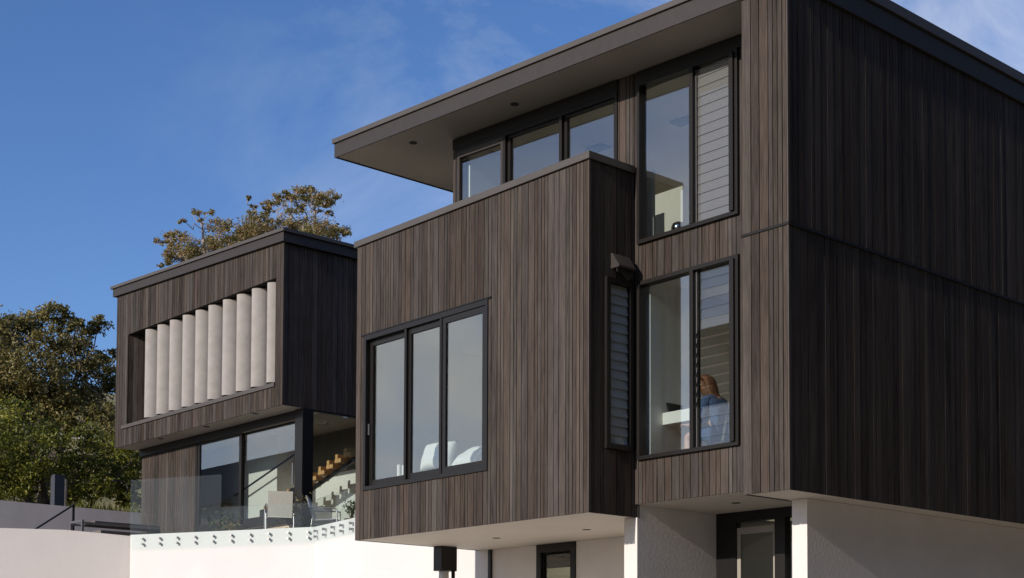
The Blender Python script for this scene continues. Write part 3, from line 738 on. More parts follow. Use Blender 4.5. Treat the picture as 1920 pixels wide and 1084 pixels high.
gpanel(L1+0.006, j2-0.006, ZT-0.30, ZT+0.50, ZT+0.52, bo[10:14])
gpanel(j2+0.006, L1+2.1, ZT-0.30, ZT+0.52, ZT+0.52, bo[14:])
# end panel running back along the side of the terrace
mb = MB(); qa = A_+Vector((0.0, 0.05)); 
mb.box(-16.72, -16.704, 0.46, 1.0, 0.6, ZT+1.10)
mb.build('glass_panel', M['balglass'], BL)

# ------------------------------------------------------------------ plants, chairs on the terrace
def leaf(mb, c, size, r, tone, asp=0.45):
    d = Vector((r.gauss(0, 1), r.gauss(0, 1), r.gauss(0, 0.8))).normalized()
    s = d.orthogonal().normalized(); s.rotate(Matrix.Rotation(r.uniform(0, 6.28), 3, d))
    l = size*r.uniform(0.7, 1.3); w = l*asp
    n_ = d.cross(s)*l*0.12
    mb.face([c-d*l*0.5, c+s*w*0.5+n_*0.6, c+d*l*0.5, c-s*w*0.5+n_*0.6], tone)

def shrub(name, base, h, rad, n, label, mat='leaf_pot', size=0.07, pot=True, group=None, cat='plant', seed=1):
    r = random.Random(seed)
    T = thing(name, base, label, cat, group)
    b = Vector(base)
    z0 = 0.0
    if pot:
        mb = MB(); mb.lathe(b, [(0.10, 0), (0.14, 0.22), (0.15, 0.24), (0.13, 0.24)], 18); mb.build('pot', M['terracotta'], T); z0 = 0.22
    st = MB(); lv = MB()
    for k in range(9):
        a = r.uniform(0, 6.28); t = b+Vector((math.cos(a)*rad*r.uniform(0.3, 1), math.sin(a)*rad*r.uniform(0.3, 1), z0+h*r.uniform(0.55, 1)))
        m = b+Vector((0, 0, z0))+(t-b-Vector((0, 0, z0)))*0.5+Vector((0, 0, 0.08*h))
        st.path([b+Vector((0, 0, z0-0.03)), m, t], [0.010, 0.007, 0.003], 5)
        for i in range(n//9):
            u = r.uniform(0.25, 1.05); c = (b+Vector((0, 0, z0))).lerp(m, min(1, u*2)) if u < 0.5 else m.lerp(t, (u-0.5)*2)
            leaf(lv, c+Vector((r.gauss(0, .3*rad), r.gauss(0, .3*rad), r.gauss(0, .05))), size, r, r.betavariate(2, 2), 0.5)
    st.build('stem', M['bark'], T); lv.build('foliage', M[mat], T)
    return T
def at_deck(px, y_plane): return P(px, 980, 'y', y_plane)
x = P(418, 985, 'y', 2.55).x; shrub('potted_plant', (x, 2.55, 0.6), 0.62, 0.34, 240, 'potted shrub with small green leaves in front of the left sliding glass door', seed=3)
x = P(556, 985, 'y', 2.75).x; shrub('potted_plant', (x, 2.62, 0.6), 0.72, 0.30, 420, 'dark bushy potted shrub in front of the black corner post', mat='leaf_olive', seed=4)
x = P(655, 970, 'y', 2.4).x; shrub('potted_plant', (x, 2.45, 0.6), 0.42, 0.20, 140, 'small bright green leafy plant behind the balustrade next to the bay box', seed=5)
x = P(440, 985, 'y', 2.4).x; shrub('potted_plant', (x, 2.35, 0.6), 0.28, 0.16, 90, 'low reddish plant in a small pot beside the green potted shrub', mat='leaf_gum', size=0.05, seed=6)

def outdoor_chair(base, rot, label, mat):
    T = thing('outdoor_chair', (0, 0, 0), label, 'chair', 'metal chairs on the terrace')
    ORI[T.name] = Vector((0, 0, 0))
    mb = MB(); mb.prism('x', [(-0.24, 0.42), (0.24, 0.45), (0.24, 0.47), (-0.24, 0.44)], -0.24, 0.24); mb.build('seat', mat, T)
    mb = MB(); mb.prism('x', [(-0.24, 0.44), (-0.21, 0.44), (-0.36, 0.92), (-0.39, 0.92)], -0.24, 0.24); mb.build('backrest', mat, T)
    for s in (-1, 1):
        xx = s*0.27
        for (ya, yb) in ((0.24, 0.26), (-0.24, -0.30)):
            mb = MB(); mb.tube((xx, ya, 0.66 if ya > 0 else 0.5), (xx, yb, 0.0), 0.014); mb.build('leg', M['steel'], T)
        mb = MB(); mb.path([(xx, 0.25, 0.64), (xx, 0.18, 0.665), (xx, -0.31, 0.67)], 0.016); mb.build('armrest', M['steel'], T)
    T.location = base; T.rotation_euler = (0, 0, rot)
    return T
p = P(612, 976, 'z', 1.05); outdoor_chair((p.x, p.y, 0.6), R(-42), 'grey sling armchair behind the low glass, right of the black corner post', M['sling'])
p = P(530, 960, 'y', 2.5); outdoor_chair((p.x, 2.42, 0.62), R(61), 'cream backed chair seen from behind in front of the sliding doors', M['cream'])

# ------------------------------------------------------------------ things inside the rooms
# pendant in the wing
c = P(606, 783, 'y', 4.3)
pd = thing('pendant_lamp', (c.x, c.y, ZW), 'round wire pendant lamp hanging under the ceiling of the left wing', 'lamp')
mb = MB()
for k in range(8):
    a = k*math.pi/8
    for j in range(14):
        t0, t1 = math.pi*(0.5+0.5*j/14)*1.0, math.pi*(0.5+0.5*(j+1)/14)
        for s in (1, -1):
            mb.tube((c.x+s*0.3*math.sin(t0)*math.cos(a), c.y+s*0.3*math.sin(t0)*math.sin(a), c.z+0.10+0.26*math.cos(t0)), (c.x+s*0.3*math.sin(t1)*math.cos(a), c.y+s*0.3*math.sin(t1)*math.sin(a), c.z+0.10+0.26*math.cos(t1)), 0.006, n=4, cap=False)
mb.build('shade', M['chrome'], pd)
mb = MB(); mb.tube((c.x, c.y, c.z+0.1), (c.x, c.y, ZW), 0.005); mb.build('cable', M['black'], pd)

# bed with pillows
bx0, bx1 = -6.9, -4.85
bd = thing('bed', (-5.9, 1.2, ZF), 'white made-up bed inside the window of the projecting bay box', 'bed')
mb = MB(); mb.box(bx0, bx1, 0.42, 2.5, ZF+0.08, ZF+0.30); mb.build('base', M['fabric'], bd)
mb = MB(); mb.box(bx0-0.01, bx1+0.01, 0.39, 2.52, ZF+0.30, ZF+0.56); mb.build('mattress', M['fabric'], bd, bevel=0.05)
for xx in (bx0+0.1, bx1-0.1):
    for yy in (0.5, 2.4):
        mb = MB(); mb.box(xx-0.03, xx+0.03, yy-0.03, yy+0.03, ZF, ZF+0.08); mb.build('leg', M['timber'], bd)
def pillow(c, sx, sy, sz, rot, label, tilt=0.0):
    mb = MB(); n = 14; V = []; F = []
    for s in (1, -1):
        for i in range(n+1):
            for j in range(n+1):
                u, v = 2*i/n-1, 2*j/n-1
                h = (max(0, 1-abs(u)**3.2)*max(0, 1-abs(v)**3.2))**0.5
                px_ = 1-0.10*(1-abs(v)**2)*abs(u)**4; 
                V.append((u*sx/2*px_, v*sy/2*(1-0.08*(1-u*u)*abs(v)**4), s*sz/2*h*(1+0.07*math.sin(5*u+3*v)+0.05*math.sin(9*v-4*u))))
    m = (n+1)**2
    for s in (0, 1):
        for i in range(n):
            for j in range(n):
                a = s*m+i*(n+1)+j; q = (a, a+1, a+n+2, a+n+1); F.append(q if s else q[::-1])
    E_ = Euler((tilt, 0, rot)).to_matrix()
    mb.poly([E_ @ Vector(v)+Vector(c) for v in V], F)
    return tag(mb.build('pillow', M['fabric'], smooth=True, origin=c), label, 'pillow', 'pillows on the bed')
pc = P(822, 855, 'y', 0.62); pillow((pc.x, pc.y, pc.z), 0.66, 0.46, 0.22, R(8), 'crumpled white pillow standing on the bed in the middle sash', R(70))
pc = P(882, 857, 'y', 0.68); pillow((pc.x, pc.y+0.05, pc.z), 0.72, 0.45, 0.22, R(-6), 'plump white pillow on the bed in the right sash of the bay window', R(38))
# bedside objects on the sill
for k, (px, hh) in enumerate(((748, 0.27), (757, 0.25))):
    c = P(px, 889, 'y', 0.24); mb = MB(); mb.lathe((c.x, c.y, 0.86), [(0.03, 0), (0.03, hh), (0.012, hh+0.008)], 16)
    tag(mb.build('candle', M['fabric'], origin=(c.x, c.y, 0.86)), ('tall white candle', 'slightly shorter white candle')[k]+' on the ledge inside the left bay sash'+('' if k == 0 else ', nearer the mullion'), 'candle', 'candles on the bay ledge')
mb = MB(); mb.box(-7.95, -7.0, 0.08, 0.36, 0.80, 0.86); mb.box(-7.93, -7.87, 0.10, 0.34, ZF, 0.80); mb.box(-7.08, -7.02, 0.10, 0.34, ZF, 0.80)
tag(mb.build('side_table', M['inner'], origin=(-7.5, 0.22, ZF)), 'narrow white ledge table inside the left sash of the bay window', 'table')

# study: desk, laptop, chair, person, cord
dz = P(1250, 775, 'y', 1.20).z
d0 = P(1222, 780, 'y', 1.15).x; d1 = P(1296, 770, 'y', 1.15).x
dk = thing('desk', ((d0+d1)/2, 1.5, ZF), 'thick white desk against the study window with a laptop on it', 'desk')
mb = MB(); mb.box(d0, d1, 1.15, 2.0, dz-0.16, dz); mb.build('desk_top', M['inner'], dk, bevel=0.004)
for yy in (1.22, 1.89):
    mb = MB(); mb.box(d0+0.03, d0+0.08, yy, yy+0.05, ZF, dz-0.16); mb.build('leg', M['inner'], dk)
    mb = MB(); mb.box(d1-0.08, d1-0.03, yy, yy+0.05, ZF, dz-0.16); mb.build('leg', M['inner'], dk)
lx = P(1279, 765, 'y', 1.36).x
lt = thing('laptop', (lx, 1.5, dz), 'open laptop with a dark screen on the white desk in front of the seated person', 'laptop')
mb = MB(); mb.box(lx-0.12, lx+0.12, 1.22, 1.54, dz, dz+0.018); mb.build('keyboard', M['steel'], lt)
mb = MB(); mb.prism('y', [(lx-0.12, dz+0.02), (lx-0.108, dz+0.02), (lx-0.19, dz+0.25), (lx-0.202, dz+0.25)], 1.22, 1.54); mb.build('screen', M['black'], lt)
mb = MB(); c0 = P(1232, 800, 'y', 1.25)
mb.path([Vector((c0.x, 1.25, dz-0.17)), Vector((c0.x+0.03, 1.25, dz-0.34)), P(1232, 832, 'y', 1.25), P(1236, 842, 'y', 1.25), P(1226, 856, 'y', 1.25)], 0.006)
tag(mb.build('cord', M['inner'], origin=(c0.x, 1.25, 0.6)), 'thin white power cord hanging under the desk in the study window', 'cord')
c = P(1264, 688, 'y', 2.4)
hk = thing('wall_plant', (c.x, c.y, c.z), 'small dark plant ornament hanging inside the study window above the laptop', 'plant')
mb = MB(); rr = random.Random(5)
for k in range(60): leaf(mb, c+Vector((rr.gauss(0, .05), rr.gauss(0, .05), rr.gauss(0, .09))), 0.09, rr, rr.random(), 0.4)
mb.build('foliage', M['black'], hk)
mb = MB(); mb.tube(c, (c.x, c.y, 3.16), 0.004); mb.build('hanging_wire', M['black'], hk)

# seated person ---------------------------------------------------
hd = P(1323, 722, 'y', 1.38)          # head centre
hx, hy, hz = hd.x, hd.y, hd.z
SX, SY = hx+0.24, hy                   # pelvis
zsn = hz-0.68                          # pelvis height
def skin(name, verts, edges, radii, mat, parent, root=0, sub=2):
    o0 = ORI[parent.name]
    me = bpy.data.meshes.new(name); me.from_pydata([tuple(Vector(v)-o0) for v in verts], edges, [])
    o = bpy.data.objects.new(name, me); COL.objects.link(o); o.parent = parent; ORI[o.name] = o0
    md = o.modifiers.new('skin', 'SKIN'); md.use_smooth_shade = True
    sv = me.skin_vertices[0].data
    for i, r_ in enumerate(radii):
        sv[i].radius = r_ if isinstance(r_, tuple) else (r_, r_); sv[i].use_root = (i == root)
    s = o.modifiers.new('sub', 'SUBSURF'); s.levels = sub; s.render_levels = sub
    me.materials.append(mat); return o
PE = thing('person', (SX, SY, ZF), 'person with long auburn hair in denim jacket seated at the study desk', 'person')
V = []; Ed = []; Rr = []
def av(p, r_, link=None):
    V.append(tuple(p)); Rr.append(r_); i = len(V)-1
    if link is not None: Ed.append((link, i))
    return i
pel = av((SX, SY, zsn), (0.14, 0.115)); 
ab = av((SX-0.01, SY, zsn+0.16), (0.125, 0.095), pel); ch = av((SX-0.05, SY, zsn+0.33), (0.15, 0.10), ab)
sh_ = av((SX-0.10, SY, zsn+0.45), (0.11, 0.075), ch)
nk = av((SX-0.145, SY, zsn+0.53), 0.052, sh_)
h1 = av((hx+0.02, hy, hz-0.07), 0.07, nk); h2 = av((hx, hy, hz), 0.092, h1); h3 = av((hx+0.015, hy, hz+0.065), 0.072, h2)
fc = av((hx-0.085, hy, hz-0.035), 0.045, h2)
feet = []
for s in (-1, 1):
    hp = av((SX-0.06, SY+s*0.09, zsn-0.02), 0.085, pel); kn = av((SX-0.46, SY+s*0.10, zsn+0.03), 0.062, hp)
    cf = av((SX-0.45, SY+s*0.10, zsn-0.16), 0.056, kn)
    an = av((SX-0.42, SY+s*0.10, zsn-0.40), 0.038, cf); tz = av((SX-0.55, SY+s*0.11, max(ZF+0.035, zsn-0.46)), 0.034, an)
    so = av((SX-0.09, SY+s*0.17, zsn+0.43), 0.058, sh_); el = av((SX-0.14, SY+s*0.215, zsn+0.17), 0.044, so)
    wr_ = av((SX-0.36, SY+s*0.15, zsn+0.16), 0.028, el); pm = av((SX-0.43, SY+s*0.145, zsn+0.16), (0.036, 0.018), wr_)
    for k in range(4):
        L = (0.062, 0.075, 0.07, 0.055)[k]; yy = SY+s*0.145+(k-1.5)*0.018
        f1 = av((SX-0.475, yy, zsn+0.165), 0.0095, pm); f2 = av((SX-0.475-L*0.5, yy, zsn+0.168), 0.0088, f1); av((SX-0.475-L, yy, zsn+0.145), 0.0075, f2)
    th1 = av((SX-0.42, SY+s*0.145-s*0.03, zsn+0.15), 0.011, pm); av((SX-0.46, SY+s*0.145-s*0.055, zsn+0.145), 0.009, th1)
skin('body', V, Ed, Rr, M['skin'], PE, pel)
# face: nose, eyes, mouth, ear
mb = MB(); mb.tube((hx-0.125, hy, hz-0.01), (hx-0.145, hy, hz-0.045), 0.010, 0.016, 8); mb.build('nose', M['skin'], PE, smooth=True)
mb = MB()
for s in (-1, 1): mb.tube((hx-0.112, hy+s*0.033, hz+0.004), (hx-0.122, hy+s*0.033, hz+0.004), 0.010, 0.006, 8)
mb.build('eyes', M['black'], PE)
mb = MB(); mb.box(hx-0.128, hx-0.118, hy-0.022, hy+0.022, hz-0.083, hz-0.075); mb.build('mouth', M['terracotta'], PE)
mb = MB()
for s in (-1, 1): mb.lathe((hx+0.005, hy+s*0.088, hz-0.04), [(0.012, 0), (0.02, 0.03), (0.012, 0.06)], 10)
mb.build('ears', M['skin'], PE, smooth=True)
# white shirt, denim jacket, jeans-skirt, hair
skin('shirt', [(SX-0.09, SY, zsn+0.10), (SX-0.135, SY, zsn+0.28), (SX-0.185, SY, zsn+0.42), (SX-0.185, SY, zsn+0.50)], [(0, 1), (1, 2), (2, 3)], [(0.125, 0.105), (0.135, 0.105), (0.10, 0.075), (0.06, 0.06)], M['fabric'], PE)
JV = [(SX+0.015, SY, zsn-0.02), (SX+0.01, SY, zsn+0.16), (SX-0.03, SY, zsn+0.34), (SX-0.085, SY, zsn+0.45), (SX-0.12, SY, zsn+0.50)]
JE = [(0, 1), (1, 2), (2, 3), (3, 4)]; JR = [(0.175, 0.14), (0.155, 0.125), (0.172, 0.118), (0.125, 0.085), (0.07, 0.065)]
for s in (-1, 1):
    i = len(JV); JV += [(SX-0.085, SY+s*0.175, zsn+0.43), (SX-0.13, SY+s*0.22, zsn+0.18), (SX-0.31, SY+s*0.16, zsn+0.165)]; JE += [(3, i), (i, i+1), (i+1, i+2)]; JR += [0.076, 0.062, 0.046]
skin('jacket', JV, JE, JR, M['denim'], PE)
KV = [(SX+0.02, SY, zsn-0.02)]; KE = []; KR = [(0.165, 0.14)]
for s in (-1, 1):
    i = len(KV); KV += [(SX-0.06, SY+s*0.09, zsn-0.01), (SX-0.30, SY+s*0.10, zsn+0.02)]; KE += [(0, i), (i, i+1)]; KR += [0.10, 0.086]
skin('skirt', KV, KE, KR, M['denim'], PE)
def loft(mb, spine, wy, th, n=12):
    """elliptical tube along a spine lying in the x-z plane"""
    rings = []
    for i, p in enumerate(spine):
        p = Vector(p); t = (Vector(spine[min(i+1, len(spine)-1)])-Vector(spine[max(i-1, 0)])).normalized(); nrm = Vector((t.z, 0, -t.x)).normalized()
        rings.append([p+Vector((0, wy[i]*math.cos(2*math.pi*k/n), 0))+nrm*(th[i]*math.sin(2*math.pi*k/n)) for k in range(n)])
    v = [q for r_ in rings for q in r_]; m = len(rings)
    fs = [(j*n+k, j*n+(k+1) % n, (j+1)*n+(k+1) % n, (j+1)*n+k) for j in range(m-1) for k in range(n)]+[tuple(range(n))[::-1], tuple(range((m-1)*n, m*n))]
    mb.poly(v, fs)
mb = MB()
sp_ = [(-.085, .075), (-.05, .098), (0.0, .106), (.05, .085), (.088, .035), (.105, -.04), (.135, -.13), (.18, -.22), (.215, -.31), (.235, -.39)]
loft(mb, [(hx+a_, hy-0.005, hz+b_) for a_, b_ in sp_], (.05, .085, .102, .108, .112, .113, .11, .10, .08, .035), (.012, .028, .04, .05, .055, .055, .052, .045, .035, .012))
for sgn in (-1, 1):
    lk = [(-.05, .07), (-.02, .02), (.02, -.05), (.07, -.13), (.125, -.22), (.165, -.31)]
    loft(mb, [(hx+a_, hy+sgn*(0.088-0.05*k_/6), hz+b_) for k_, (a_, b_) in enumerate(lk)], (.022, .03, .032, .034, .03, .012), (.04, .055, .06, .055, .045, .015))
hair = mb.build('hair', M['hair'], PE, smooth=True)
sb_ = hair.modifiers.new('sub', 'SUBSURF'); sb_.levels = 1; sb_.render_levels = 1

# clear plastic chair
CH = thing('chair', (SX, SY, ZF), 'clear plastic chair with an arched back under the seated person', 'chair')
zt_ = zsn-0.13
mb = MB(); mb.box(SX-0.23, SX+0.22, SY-0.22, SY+0.22, zt_-0.03, zt_); mb.build('seat', M['clear'], CH, bevel=0.012)
mb = MB()
for k in range(12):
    t0, t1 = math.pi*k/12, math.pi*(k+1)/12
    mb.tube((SX+0.27, SY-0.2*math.cos(t0), zt_+0.25+0.22*math.sin(t0)), (SX+0.27, SY-0.2*math.cos(t1), zt_+0.25+0.22*math.sin(t1)), 0.016, n=8)
for s in (-1, 1): mb.tube((SX+0.21, SY+s*0.2, zt_), (SX+0.27, SY+s*0.2, zt_+0.25), 0.016)
mb.prism('x', [(SY-0.13, zt_+0.05), (SY+0.13, zt_+0.05), (SY+0.15, zt_+0.3), (SY+0.08, zt_+0.42), (SY-0.08, zt_+0.42), (SY-0.15, zt_+0.3)], SX+0.258, SX+0.266)
mb.build('backrest', M['clear'], CH)
for sx in (-0.19, 0.2):
    for s in (-1, 1):
        mb = MB(); mb.tube((SX+sx, SY+s*0.19, ZF), (SX+sx, SY+s*0.19, zt_-0.03), 0.016); mb.build('leg', M['clear'], CH)

# top floor: curtain, joinery, kettle-like chrome lamp
c = P(1206, 330, 'y', 1.12); c2 = P(1226, 330, 'y', 1.12)
mb = MB(); n = 40; pts = []
for k in range(n+1):
    u = k/n; pts.append((c.x+(c2.x-c.x)*u, 1.12+0.025*math.sin(u*26)))
back = [(a, b+0.006) for a, b in pts[::-1]]
mb.prism('z', pts+back, ZL+0.02, 4.72)
tag(mb.build('curtain', M['fabric'], smooth=False, origin=(c.x, 1.12, ZL)), 'pale gathered curtain at the left edge of the upper bay window', 'curtain')
c = P(1226, 345, 'y', 2.3); c2 = P(1280, 345, 'y', 2.3)
cab = thing('cabinet', ((c.x+c2.x)/2, 2.6, ZL), 'tall beige cupboard block with a dark niche inside the upper bay window', 'cabinet')
ctop = P(1280, 348, 'y', 2.3).z
mb = MB(); mb.box(c.x-0.3, c2.x, 2.3, 3.1, ZL, ctop); mb.build('body', M['soffit'], cab)
a = P(1226, 405, 'y', 2.29); b = P(1245, 445, 'y', 2.29)
mb = MB(); mb.box(a.x, b.x, 2.285, 2.299, ZL+0.02, a.z); mb.build('niche', M['black'], cab)
c = P(1272, 428, 'y', 1.3)
lp = thing('table_lamp', (c.x, c.y, ZL), 'round chrome lamp standing at the sill of the upper bay window', 'lamp')
mb = MB(); mb.lathe((c.x, c.y, c.z), [(0.02, -0.09), (0.08, -0.06), (0.10, 0), (0.08, 0.06), (0.02, 0.09)], 20); mb.build('shade', M['chrome'], lp, smooth=True)
mb = MB(); mb.tube((c.x, c.y, ZL), (c.x, c.y, c.z-0.085), 0.015); mb.lathe((c.x, c.y, ZL), [(0.08, 0), (0.08, 0.015), (0.015, 0.02)], 16); mb.build('stand', M['chrome'], lp)
c = P(872, 310, 'y', 2.2); c2 = P(932, 300, 'y', 2.2)
mb = MB(); mb.box(c.x, c2.x, 2.2, 2.7, ZL, P(900, 303, 'y', 2.2).z)
tag(mb.build('cabinet', M['inner'], origin=(c.x, 2.2, ZL)), 'tall white cupboard inside the left pane of the top-floor windows', 'cabinet')

# ------------------------------------------------------------------ TREES
def branch(mb, a, b, r0, r1, r, wob=0.08, n=5):
    pts = [Vector(a)]; L = (Vector(b)-Vector(a)).length
    for k in range(1, n+1):
        p = Vector(a).lerp(Vector(b), k/n)
        if k < n: p += Vector((r.gauss(0, wob), r.gauss(0, wob), r.gauss(0, wob)))*L
        pts.append(p)
    rr_ = [r0+(r1-r0)*k/n for k in range(n+1)]
    mb.path(pts, rr_, 6); return pts
def tree(name, label, base, forks, clumps, leafmat, bark, lsize, dens, seed, cat='tree', depthf=0.9, twig=0.012, group=None, trunk_r=0.25):
    """clumps: (centre Vector, radius, density factor); leaves spread through small tufts inside each clump"""
    r = random.Random(seed)
    T = thing(name, base, label, cat, group)
    tr = MB(); lf = MB()
    base = Vector(base)
    fk = []
    for (f, rad) in forks:
        branch(tr, base, f, trunk_r, rad, r, 0.03, 6); fk.append((Vector(f), rad))
    for (c, rad, dn) in clumps:
        c = Vector(c)
        near = min(fk, key=lambda q: (q[0]-c).length)
        pts = branch(tr, near[0], c, near[1]*0.42, twig, r, 0.07, 6)
        nt = max(5, int(34*dn*(rad/0.6)**1.5))
        for k in range(nt):
            while True:
                q = Vector((r.uniform(-1, 1), r.uniform(-1, 1), r.uniform(-1, 1)))
                if 0.05 < q.length < 1: break
            q = q*(q.length**-0.2)*1.12
            t = c+Vector((q.x*rad, q.y*rad, q.z*rad*0.82))
            if r.random() < 0.55: tr.tube(pts[-2].lerp(c, r.random()), t, twig*0.8, twig*0.3, 4, False)
            base_t = r.gauss(0.45, 0.17)+0.10*q.z
            tr_ = rad*r.uniform(0.22, 0.60)
            for i in range(int(dens*r.uniform(0.6, 1.4))):
                d = Vector((r.gauss(0, 1), r.gauss(0, 1), r.gauss(0, 0.7)))*tr_*0.62
                leaf(lf, t+d, lsize, r, min(1, max(0, base_t+r.gauss(0, 0.14))), 0.48)
    tr.build('trunk', bark, T); lf.build('crown', leafmat, T)
    return T

def clumps_px(lst, dist, sc=1.0, jit=0.8, seed=1):
    r = random.Random(seed); out = []
    for e in lst:
        px, py, rp = e[:3]; dn = e[3] if len(e) > 3 else 1.0
        dd = dist+r.uniform(-jit, jit); out.append((PD(px, py, dd), rp*dist/FPX*sc, dn))
    return out

d = 43.0
L = [(20,640,42),(62,604,26),(102,590,22),(128,606,17),(35,612,24),(-20,625,40),(148,640,28),(188,606,16),(172,622,13),(178,690,34),(120,672,36),(62,690,44),(20,720,44),(100,740,42),(160,752,36),(202,735,22),(198,664,18),(60,765,44),(-40,660,60),(-60,750,70),(110,628,20,.6),(84,640,22,.6),(0,690,40),(195,780,25),(140,790,30),(20,780,44),(150,605,8),(205,700,16)]
tree('broadleaf_tree', 'large olive-green tree with dense tufted crown left of the wing', PD(70, 1010, d), [(PD(60, 760, d), 0.10), (PD(120, 720, d+0.4), 0.08), (PD(150, 690, d), 0.07), (PD(20, 740, d-0.4), 0.08), (PD(90, 665, d), 0.06)], clumps_px(L, d, 1.0, 1.6, 2), M['leaf_olive'], M['bark'], 0.12, 48, 3, trunk_r=0.26)
d = 38.0
L = [(0,800,40),(48,830,40),(15,885,46),(70,893,34),(102,842,36),(148,862,38),(122,902,34),(188,842,34),(222,878,30),(250,850,24),(248,905,26),(180,912,28),(20,935,34),(-40,860,60),(160,815,25),(85,810,30),(60,930,26),(215,920,26),(262,870,16),(262,935,18),(150,930,22),(30,770,30,.7),(240,940,16)]
tree('broadleaf_tree', 'bright yellow-green leafy tree low behind the grey wall at the left', PD(90, 1000, d), [(PD(80, 900, d), 0.07), (PD(150, 890, d), 0.06), (PD(220, 900, d), 0.05), (PD(20, 890, d), 0.07)], clumps_px(L, d, 1.0, 1.2, 4), M['leaf_green'], M['bark'], 0.10, 44, 5, trunk_r=0.14)
d = 62.0
L = [(298,454,8),(318,446,11),(336,443,12),(325,462,9),(350,462,18),(335,478,18),(312,480,10),(365,400,7,.6),(372,406,10,.7),(390,398,8,.5),(342,416,5,.5),(404,424,14),(426,424,10),(418,452,22),(436,458,16),(395,462,14),(372,470,16),(400,482,22),(360,488,18),(440,478,20),(316,492,6),(302,498,4)]
tree('gum_tree', 'sparse gum tree with thin pale branches behind the left end of the wing roof', PD(385, 640, d), [(PD(372, 470, d), 0.08), (PD(345, 480, d), 0.07), (PD(425, 470, d), 0.08), (PD(380, 430, d), 0.05)], clumps_px(L, d, 1.12, 1.5, 6), M['leaf_gum'], M['bark_pale'], 0.10, 50, 7, trunk_r=0.2, twig=0.016)
L = [(465,370,5,.8),(477,388,6,.7),(472,400,8,.7),(500,384,8,.7),(478,432,26,1.3),(462,445,20),(492,445,22),(500,425,14),(516,376,11),(505,395,8),(534,366,9),(552,366,12),(572,362,11),(588,368,13),(608,374,13),(622,372,10),(600,352+18,10),(548,388,12,.7),(566,385,12,.7),(594,388,11,.7),(618,402,7,.6),(530,420,14),(545,432,14),(568,428,18),(590,428,20),(610,436,18),(628,440,14),(640,428,9),(650,436,8),(560,442,18),(535,445,18),(515,452,16),(580,446,18),(582,354,7),(488,405,9,.6)]
tree('gum_tree', 'taller gum tree with reddish-green tufts behind the right end of the wing roof', PD(560, 640, d+2), [(PD(555, 425, d+2), 0.10), (PD(575, 405, d+2), 0.08), (PD(480, 450, d+2), 0.10), (PD(545, 410, d+2), 0.07), (PD(610, 420, d+2), 0.07), (PD(590, 395, d+2), 0.05)], clumps_px(L, d+2, 1.12, 1.5, 8), M['leaf_gum'], M['bark_pale'], 0.10, 50, 9, trunk_r=0.25, twig=0.016)
# bare twigs between tree and wing, hedge fill behind the wall
d = 50.0
L = [(228,800,30),(205,840,26),(250,880,30),(190,880,26),(150,890,30),(60,880,40),(0,880,50),(235,930,24),(110,920,34)]
tree('hedge_shrub', 'dark shady shrub mass further back beneath the trees at the left', PD(150, 1000, d), [(PD(150, 900, d), 0.06)], clumps_px(L, d, 1.1, 1.0, 11), M['leaf_olive'], M['bark'], 0.2, 16, 12, cat='shrub', trunk_r=0.1)
r = random.Random(3)
x0 = P(160, 962, 'x', -23.6); 
mb = MB()
for k in range(700):
    yy = r.uniform(x0.y-0.3, x0.y+2.9); b = Vector((-23.75+r.uniform(-.15, .15), yy, zt-0.25)); a = r.uniform(0, 6.28); h = r.uniform(.3, .62)
    s = Vector((math.cos(a), math.sin(a), 0)); w_ = Vector((-s.y, s.x, 0))*0.012
    m = b+s*0.08+Vector((0, 0, h*0.6)); e = b+s*r.uniform(.15, .3)+Vector((0, 0, h))
    mb.face([b-w_, b+w_, m+w_*0.8, m-w_*0.8], r.random()); mb.face([m-w_*0.8, m+w_*0.8, e], r.random())
gr = mb.build('grass', M['leaf_green']); structure(gr, 'stuff'); gr['label'] = 'strappy green grass growing along the top of the grey wall'

# white cottage glimpsed behind the trees
c = PD(150, 830, 70)
ct = thing('cottage', (c.x, c.y, c.z-4), 'small white weatherboard cottage glimpsed through the trees at the left', 'house')
ux = RT; 
def cbox(mb, a0, a1, z0, z1, d0, d1):
    fwd = Vector((FW[0], FW[1], 0)).normalized(); rt = Vector((RT[0], RT[1], 0)).normalized()
    v = []
    for z in (z0, z1):
        for (a, dd) in ((a0, d0), (a1, d0), (a1, d1), (a0, d1)): v.append(c+rt*a+fwd*dd+Vector((0, 0, z)))
    mb.poly(v, [(3, 2, 1, 0), (4, 5, 6, 7), (0, 1, 5, 4), (1, 2, 6, 5), (2, 3, 7, 6), (3, 0, 4, 7)])
mb = MB(); cbox(mb, -1.0, 0.7, -4, 0.55, 0, 4); mb.build('wall', M['white'], ct)
mb = MB(); cbox(mb, -1.2, 0.9, 0.553, 0.75, -0.3, 4.3); mb.build('roof', M['tiles'], ct)
mb = MB(); cbox(mb, 0.1, 0.55, -0.9, 0.2, -0.03, -0.003); mb.build('window', M['black'], ct)

# ------------------------------------------------------------------ GROUND, HILL, HOUSES ACROSS THE STREET
mb = MB(); mb.face([(-400, -400, ZG-0.012), (400, -400, ZG-0.012), (400, 400, ZG-0.012), (-400, 400, ZG-0.012)]); structure(mb.build('ground', M['lawn']))
mb = MB(); mb.prism('z', [(-16.5, 0.3), (-17.5, -16), (8, -16), (8, 14), (-0.3, 14), (-0.3, 1), (-7.9, 2.4), (-10.8, 1.8), (-12.8, 2.2)], ZG-0.008, ZG); structure(mb.build('driveway', M['asphalt']))
def sstep(a, b, x): t = min(1, max(0, (x-a)/(b-a))); return t*t*(3-2*t)
def hz_(x, y):
    dd = math.hypot(x-CAM[0], y-CAM[1])
    z = 0.42 + 14.5*sstep(44, 92, dd)
    f = sstep(-40, -12, y)
    return -4+(z+4)*f + 0.35*math.sin(x*0.21)*math.cos(y*0.17)*sstep(40, 60, dd)
